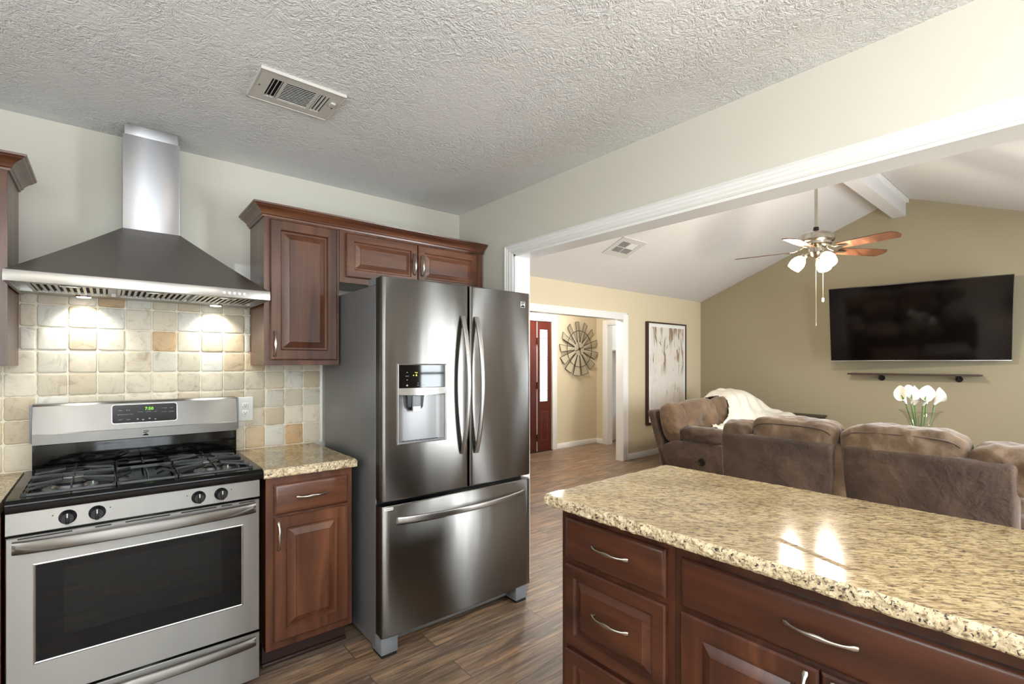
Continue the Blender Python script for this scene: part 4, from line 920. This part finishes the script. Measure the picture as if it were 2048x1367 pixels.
# ------------------------------------------------------------------ foyer: door with sidelight, windmill wall decor
d = MB(); y0 = FY1+.01
d.box(4.19, 5.112, y0, y0+.045, .01, 2.025, .003); dr1 = struct(d.build('door_1', 'door_red'))
mb = MB(); mb.rings((4.33, y0, .25), X_, Z_, NF, .62, .55, RAISED_S, False); mb.rings((4.33, y0, .95), X_, Z_, NF, .62, .85, RAISED_S, False); mb.build('door_panel', 'door_red', dr1, 20)
mb = MB(); mb.cyl((4.27, y0, .95), (4.27, y0-.05, .95), .011, n=14); mb.lathe((4.27, y0-.045, .95), [(.001, .03), (.022, .025), (.03, .01), (.026, -.004), (.001, -.008)], 20, (0, -1, 0)); mb.build('door_handle', 'bronze_dark', dr1)
mb = MB(); mb.box(5.114, 5.132, y0+.012, y0+.030, .01, 2.025); ws = mb.build('light_leak_strip', 'label_white', dr1, 0)  # white strip painted as light leaking through the gap beside the door
for z in (1.72, 1.03, .22): mb = MB(); mb.cyl((5.122, y0-.006, z-.055), (5.122, y0-.006, z+.055), .0085, n=12); mb.box(5.112, 5.132, y0-.003, y0+.011, z-.05, z+.05); mb.build('hinge', 'bronze_dark', dr1)
gx0, gx1, gz0, gz1 = 5.178, 5.348, .78, 1.90
mb = MB(); sx0, sx1 = 5.134, 5.424
mb.box(sx0, gx0, y0, y0+.045, .01, 2.025); mb.box(gx1, sx1, y0, y0+.045, .01, 2.025); mb.box(gx0, gx1, y0, y0+.045, .01, gz0); mb.box(gx0, gx1, y0, y0+.045, gz1, 2.025); sd_ = struct(mb.build('window_5', 'door_red', smooth=0))
mb = MB(); mb.rings((5.20, y0-.0005, .16), X_, Z_, NF, .15, .46, [(0, 0), (.006, .004), (.012, .001), (.02, -.006), (.028, -.006), (.04, .001), (.045, .002)], False); mb.build('lower_panel', 'door_red', sd_, 20)
mb = MB(); mb.box(gx0, gx1, y0+.018, y0+.026, gz0, gz1); gl = mb.build('leaded_glass', 'sky_glass', sd_, 0)
mb = MB(); yy = y0+.014; gm = (gx0+gx1)/2
def lead(*P_): mb.tube([(x, yy, z) for x, z in P_], .0028, 6, up=(0, 1, 0))
for z in (gz0+.03, gz0+.17, 1.42, 1.47, gz1-.13, gz1-.03): lead((gx0, z), (gx1, z))
for x in (gx0+.025, gx1-.025): lead((x, gz0), (x, gz1))
lead((gm, gz0+.17), (gm, gz1-.13))
for zc in (gz0+.10, 1.47+.10, gz1-.08): lead((gm, zc-.05), (gm+.03, zc), (gm, zc+.05), (gm-.03, zc), (gm, zc-.05)); lead((gm-.03, zc+.03), (gm-.05, zc+.05)); lead((gm+.03, zc+.03), (gm+.05, zc+.05))
mb.build('leading', 'bronze_dark', gl)
mb = MB(); mb.box(4.18, 5.43, FY1-.02, FY1+.09, 0, .010); struct(mb.build('trim_11', 'bronze_dark', smooth=0))
wx, wz = 6.025, 1.612
t = thing('windmill_decor', 'round galvanized windmill wall decor in the foyer', 'wall decor', (wx, FY1-.03, wz))
yc = FY1-.035
for k in range(13):
    a = R(90+360/13*k+6); d = Vector((math.cos(a), 0, math.sin(a))); s_ = Vector((-d.z, 0, d.x)); tw = .022
    c0 = Vector((wx, yc, wz)); P_ = [c0+d*.10-s_*.020, c0+d*.445-s_*.062+Y_*tw, c0+d*.445+s_*.062-Y_*tw, c0+d*.10+s_*.020]
    mb = MB(); nv = (P_[1]-P_[0]).cross(P_[3]-P_[0]).normalized(); mb.loft([[p+nv*e for p in P_] for e in (-.0015, .0015)]); bl = mb.build('sail_blade', 'galvanized', t, 0)
    mb = MB()
    for p, r_ in zip(P_, P_[1:]+P_[:1]): mb.tube([p, r_], .0042, 6)
    mb.build('blade_rim', 'bronze_dark', bl)
mb = MB()
for r_, n in ((.30, 60),): mb.tube([(wx+r_*math.cos(2*math.pi*i/n), yc-.012, wz+r_*math.sin(2*math.pi*i/n)) for i in range(n+1)], .005, 6, up=(0, 1, 0))
mb.build('ring', 'bronze_dark', t)
mb = MB(); mb.lathe((wx, yc-.004, wz), [(.001, .004), (.108, .004), (.112, 0), (.108, -.004), (.001, -.004)], 40, (0, -1, 0)); hb = mb.build('hub', 'galvanized', t, 20)
mb = MB(); mb.lathe((wx, yc-.008, wz), [(.022, 0), (.020, .012), (.006, .02), (.001, .03)], 20, (0, -1, 0))
for a in (20, 110, 200, 290): mb.tube([(wx, yc-.014, wz), (wx+.105*math.cos(R(a)), yc-.012, wz+.105*math.sin(R(a)))], .004, 6)
mb.box(wx-.03, wx+.03, yc+.002, FY1-.001, wz-.03, wz+.03); mb.build('hub_cap', 'bronze_dark', hb)
# closet room seen through the foyer doorway
t = thing('closet_shelf', 'white closet shelf with a dark hanging rod beyond the foyer', 'shelf', (7.9, FY1-.2, 1.55))
mb = MB(); mb.box(6.9, 8.899, FY1-.36, FY1-.001, 1.59, 1.61); mb.box(6.9, 8.899, FY1-.02, FY1-.001, 1.50, 1.59); mb.build('shelf_board', 'trim_white', t, 0)
mb = MB(); mb.cyl((6.9, FY1-.29, 1.53), (8.899, FY1-.29, 1.53), .016, n=14); mb.box(7.2, 7.215, FY1-.31, FY1-.001, 1.505, 1.59); mb.build('hanging_rod', 'bronze_dark', t)
mb = MB(); mb.box(7.1, 8.1, FY1-.40, FY1-.03, 0, .42, .006); tb = mb.build('storage_chest', 'carpet_pink'); tag(tb, 'pale low storage chest with wooden top in the closet room', 'chest')
mb = MB(); mb.box(7.09, 8.11, FY1-.41, FY1-.02, .42, .45, .004); mb.build('chest_lid', 'shelf_wood', tb)

# ------------------------------------------------------------------ sofa seen from behind (faces the tv)
XS = 3.45
t = thing('sofa', 'brown suede reclining sofa with its back to the island', 'sofa', (3.9, .99, 0))
def bp(y0, y1, nm):
    mb = MB(); m = [(y0, .06), (y0, .06)]
    lean = .07
    mb.hull8([(XS+lean, y0, .06), (XS+lean+.13, y0, .06), (XS+lean+.13, y1, .06), (XS+lean, y1, .06), (XS, y0, .872), (XS+.13, y0, .872), (XS+.13, y1, .872), (XS, y1, .872)])
    es = mb.bm.edges[:]; bmesh.ops.bevel(mb.bm, geom=es, offset=.030, segments=4, affect='EDGES', profile=.5)
    o = mb.build('back_panel', 'suede', t, 60); return o
b1 = bp(1.028, 1.752, ''); b2 = bp(.232, .984, '')
mb = MB(); mb.pillow((XS+.13, 1.006, .46), (.10, .05, .41), 6, 12, .012, 3); mb.build('back_filler', 'suede_warm', t, 60)
for k, (y0, y1, zt) in enumerate(((1.03, 1.545, 1.000), (.43, 1.00, 1.005))):
    def fn(a, b, c_): return (a, b, c_ + .05*(1-b*b)*(1 if c_ > 0 else 0))
    mb = MB(); mb.pillow((XS+.155, (y0+y1)/2, .86), (.135, (y1-y0)/2+.008, .138), 5.0, 30, .016, 11+k, fn=fn, ws=7); hc = mb.build('head_cushion', 'suede_warm', t, 70)
    mb = MB(); zz = .955; pts = []
    for i in range(25): s = i/24; b = -1+2*s; pts.append((XS+.022+.012*abs(b)**4, (y0+y1)/2+((y1-y0)/2-.02)*b, (.955+.010*(1-b*b)-.03*abs(b)**8)))
    mb.tube(pts, .0045, 6); mb.build('piping', 'suede', hc)
    mb = MB(); mb.pillow((XS+.30, (y0+y1)/2, .66), (.11, (y1-y0)/2-.005, .20), 3.2, 18, .015, 21+k); mb.build('back_cushion', 'suede_warm', t, 70)
    mb = MB(); mb.pillow((XS+.64, (y0+y1)/2, .42), (.32, (y1-y0)/2-.005, .10), 4, 18, .012, 31+k); mb.build('seat_cushion', 'suede_warm', t, 70)
for k, (yc_, nm) in enumerate(((1.655, 'l'), (.235, 'r'))):
    hwid = .115 if k == 0 else .19
    mb = MB(); mb.pillow((XS+.165, yc_, .825), (.15, hwid, .125), 4.0, 22, .014, 41+k, ws=8); mb.build('wing_cushion', 'suede_warm', t, 70)
    mb = MB(); mb.pillow((XS+.62, yc_, .60), (.36, hwid, .075), 3.4, 20, .012, 51+k); mb.build('arm_pad', 'suede_warm', t, 70)
    mb = MB(); mb.box(XS+.15, XS+.98, yc_-hwid+.015, yc_+hwid-.02, .06, .58, .03, 3); mb.build('arm_panel', 'suede', t, 60)
mb = MB(); mb.box(XS+.14, XS+.95, .27, 1.68, .06, .34, .02); mb.build('base', 'suede', t, 60)
for x in (XS+.16, XS+.9):
    for y in (.28, 1.66): mb = MB(); mb.cyl((x, y, 0), (x, y, .06), .025, n=12); mb.build('foot', 'black_plastic', t)

# ------------------------------------------------------------------ loveseat (faces the camera side) with throw
LX0, LX1 = 5.03, 7.02
t = thing('loveseat', 'brown suede reclining loveseat with a cream throw by the living wall', 'sofa', (6.0, 3.0, 0))
def slant(x0, x1, yb, yt, zb, zt, th, mat, nm, bev=.03):
    mb = MB(); mb.hull8([(x0, yb-th, zb), (x1, yb-th, zb), (x1, yb, zb), (x0, yb, zb), (x0, yt-th, zt), (x1, yt-th, zt), (x1, yt, zt), (x0, yt, zt)])
    bmesh.ops.bevel(mb.bm, geom=mb.bm.edges[:], offset=bev, segments=3, affect='EDGES', profile=.5); return mb.build(nm, mat, t, 60)
slant(LX0, LX1, 3.24, 3.47, .08, .81, .10, 'suede', 'back_panel')
axb = (X_, Vector((0, .94, .33)).normalized(), Vector((0, -.33, .94)).normalized()); axb = (X_, axb[1].cross(Vector((-1, 0, 0))).cross(X_)*1, Vector((0, .30, .954)).normalized()); axb = (X_, Vector((0, .954, -.30)), Vector((0, .30, .954)))
for k, xc in enumerate((LX0+.115, LX1-.115)):
    mb = MB(); mb.pillow((xc, 3.16, .675), (.135, .135, .235), 3.0, 22, .012, 61+k, ax=axb, ws=7); mb.build('wing_cushion', 'suede_warm', t, 70)
    mb = MB(); mb.pillow((xc, 2.78, .565), (.13, .30, .095), 3.0, 20, .012, 71+k, ws=8); mb.build('arm_pad', 'suede', t, 70)
    x0, x1 = (LX0, LX0+.24) if k == 0 else (LX1-.24, LX1)
    mb = MB(); mb.prism([(2.44, .05), (3.20, .05), (3.26, .28), (3.24, .42), (3.12, .48), (2.55, .50), (2.46, .44), (2.43, .30)], lambda u, v, w: (w, u, v), x0, x1); bmesh.ops.bevel(mb.bm, geom=mb.bm.edges[:], offset=.02, segments=3, affect='EDGES', profile=.5); ap = mb.build('arm_panel', 'suede', t, 60)
    if k == 0:
        mb = MB(); mb.lathe((LX0+.001, 2.755, .285), [(.042, -.002), (.042, .006), (.034, .009), (.030, .004), (.001, .004)], 28, (-1, 0, 0)); rb = mb.build('recline_button', 'black_plastic', ap)
        mb = MB(); mb.cyl((LX0-.003, 2.755, .285), (LX0-.008, 2.755, .285), .020, n=20); mb.build('button_face', 'cast_iron', rb)
for k in range(2):
    x0 = LX0+.24+.775*k; xc = x0+.3875
    def fn(a, b, c_):
        r2 = a*a*1.6+(c_+.1)**2; dm = .55*math.exp(-((a)**2*9+(c_+.15)**2*9)) if b < 0 else 0
        return (a, b+dm, c_)
    mb = MB(); mb.pillow((xc, 3.15, .69), (.40, .125, .245), 3.2, 30, .014, 81+k, ax=axb, fn=fn, ws=6); mb.build('back_cushion', 'suede_warm', t, 70)
    mb = MB(); mb.pillow((xc, 2.74, .44), (.385, .34, .10), 3.6, 22, .014, 91+k); mb.build('seat_cushion', 'suede_warm', t, 70)
    mb = MB(); mb.box(xc-.38, xc+.38, 2.43, 2.50, .07, .36, .03, 3); mb.build('footrest_panel', 'suede', t, 60)
mb = MB(); mb.box(LX0+.2, LX1-.2, 2.5, 3.2, .05, .36, .02); mb.build('base', 'suede', t, 60)
for x in (LX0+.08, LX1-.08):
    for y in (2.5, 3.12): mb = MB(); mb.cyl((x, y, 0), (x, y, .052), .025, n=12); mb.build('foot', 'black_plastic', t)
# throw blanket
def throw():
    rows = [[(6.22, 3.50, .70), (6.5, 3.53, .62), (6.8, 3.53, .60), (7.10, 3.52, .58)],
            [(6.25, 3.42, .87), (6.5, 3.44, .94), (6.8, 3.43, .955), (7.12, 3.42, .90)],
            [(6.28, 3.30, .915), (6.52, 3.29, .975), (6.82, 3.28, .985), (7.13, 3.27, .93)],
            [(6.28, 3.10, .895), (6.52, 3.08, .94), (6.84, 3.06, .93), (7.14, 3.05, .84)],
            [(6.12, 2.99, .73), (6.46, 2.96, .76), (6.84, 2.94, .76), (7.16, 2.92, .74)],
            [(5.80, 2.92, .63), (6.36, 2.86, .62), (6.84, 2.82, .69), (7.17, 2.78, .70)],
            [(5.42, 2.84, .66), (6.2, 2.74, .58), (6.80, 2.68, .67), (7.17, 2.62, .68)],
            [(5.36, 2.66, .62), (6.1, 2.56, .57), (6.76, 2.50, .60), (7.16, 2.46, .62)],
            [(5.36, 2.52, .52), (6.06, 2.40, .45), (6.74, 2.385, .45), (7.14, 2.37, .48)]]
    mb = MB(); nr, nc = 64, 40; V = []
    def cr(p, s):
        n = len(p)-1; x = s*n; i = min(int(x), n-1); f = x-i; q = [Vector(p[max(0, min(n, i+k))]) for k in (-1, 0, 1, 2)]
        return .5*((2*q[1]) + (q[2]-q[0])*f + (2*q[0]-5*q[1]+4*q[2]-q[3])*f*f + (3*q[1]-q[0]-3*q[2]+q[3])*f**3)
    for i in range(nr+1):
        s = i/nr; row = [cr([r_[k] for r_ in rows], s) for k in range(4)]; L = []
        for j in range(nc+1):
            u = j/nc; p = cr(row, u); e = .018*math.sin(u*26+s*5+2*noise.noise(p*3)) + .016*noise.noise(p*9)
            p = p + Vector((0, -.4, .9))*e
            if j in (0, nc): p = p + Vector((.014*math.sin(i*2.1), 0, .01*math.cos(i*1.7)))
            L.append(mb.bm.verts.new(p))
        V.append(L)
    for i in range(nr):
        for j in range(nc): mb.face([V[i][j], V[i+1][j], V[i+1][j+1], V[i][j+1]])
    o = mb.build('throw_blanket', 'knit', smooth=80); m = o.modifiers.new('thick', 'SOLIDIFY'); m.thickness = .012; m.offset = 1
    return tag(o, 'cream knit throw draped over the corner of the loveseat', 'blanket')
throw()

# ------------------------------------------------------------------ tables, vase with calla lilies
t = thing('end_table', 'dark wood end table beside the loveseat in the corner', 'table', (7.38, 2.75, 0))
mb = MB(); mb.box(7.20, 7.62, 2.34, 2.98, .635, .66, .004); mb.build('tabletop', 'dark_wood', t)
for x in (7.23, 7.59):
    for y in (2.38, 2.94): mb = MB(); mb.box(x-.02, x+.02, y-.02, y+.02, 0, .635); mb.build('leg', 'dark_wood', t, 0)
mb = MB(); mb.box(7.22, 7.60, 2.37, 2.95, .58, .635); mb.build('apron', 'dark_wood', t, 0)
t = thing('coffee_table', 'low brown table holding the vase in front of the sofa', 'table', (5.3, .95, 0))
mb = MB(); mb.box(5.0, 5.62, .35, 1.55, .46, .50, .005); mb.build('tabletop', 'blade_wood', t)
for x in (5.06, 5.56):
    for y in (.42, 1.48): mb = MB(); mb.box(x-.03, x+.03, y-.03, y+.03, 0, .46); mb.build('leg', 'dark_wood', t, 0)
vx, vy, vz = 5.3, .935, .502
mb = MB(); mb.lathe((vx, vy, vz), [(.001, 0), (.060, 0), (.056, .02), (.052, .10), (.060, .25), (.085, .38), (.120, .445), (.150, .468), (.152, .470), (.148, .472), (.118, .450), (.081, .384), (.054, .25), (.046, .10), (.050, .03), (.001, .024)], 40); tag(mb.build('vase', 'vase_glass', smooth=60), 'flared clear glass vase behind the sofa back', 'vase')
def lily(label, base, top, face, sz, ph):
    base, top = Vector(base), Vector(top); t = thing('calla_lily', label, 'flower', base, 'calla lilies in the glass vase')
    d = (top-base).normalized(); f = Vector(face).normalized(); ax = (d*.75+f*.35).normalized()
    mid = (base+top)/2 + f*-.012; mb = MB(); mb.tube([base, base.lerp(mid, .5), mid, mid.lerp(top, .5)+f*.004, top], .0058, 8); mb.build('stem', 'stem_green', t, 60)
    mb = MB(); a = ax.orthogonal().normalized(); a = (f - ax*f.dot(ax)).normalized(); b = ax.cross(a); rings = []; n = 28
    for (r_, h) in ((.008, -.01), (.016, .02), (.026, .05), (.038, .085), (.055, .115), (.072, .135)):
        ring = []
        for i in range(n):
            q = 2*math.pi*i/n; k = 1+.0*math.cos(q); lip = max(0, (h-.06)/.075)
            # back lobe rises to a point, front dips and overlaps
            hh_ = h + lip*(.050*(-math.cos(q)) + .018*max(0, math.cos(q-math.pi))**8); rr = r_*(1+.10*lip*math.sin(2*q+ph))
            ring.append(top + ax*hh_*sz + (a*math.cos(q)+b*math.sin(q))*rr*sz)
        rings.append(ring)
    inner = [[p + (top+ax*.05*sz-p)*.02 + ax*.003 for p in r_] for r_ in rings[::-1]]
    mb.loft(rings+inner, caps=False); mb.build('spathe', 'flower_white', t, 60)
    mb = MB(); mb.tube([top+ax*.02*sz, top+ax*.07*sz, top+ax*.115*sz], [.006, .007, .003], 8); mb.build('spadix', 'stem_green', t, 60)
def atp(px, py, dd):
    f_ = 970.45; u = (px-1024)/f_; v = -(py-725.9)/f_; return Vector(((u*cl+sl)*dd, (-u*sl+cl)*dd, 1.375+v*dd))
side = Vector((cl, -sl, 0)); tow = Vector((-sl, -cl, 0))
for lab, px, py, fc, ph in (('leftmost white calla lily leaning out of the vase', 1812, 806, -side+tow*.4, 0), ('tall white calla lily second from the left', 1822, 806, -side*.2+tow, 1), ('white calla lily third from the left, facing right', 1829, 808, side*.5+tow*.8, 2),
                          ('white calla lily right of the gap, facing the viewer', 1846, 810, tow-side*.3, 3), ('white calla lily standing behind the fourth bloom', 1853, 806, side*.4-tow*.5, 4), ('rightmost white calla lily tilting right', 1869, 808, side+tow*.2, 5)):
    top = atp(px, py, 4.12+.02*(ph % 3)); bs = Vector((vx+random.uniform(-.028, .028), vy+random.uniform(-.028, .028), vz+.03)); lily(lab, bs, top, fc, .74, ph)
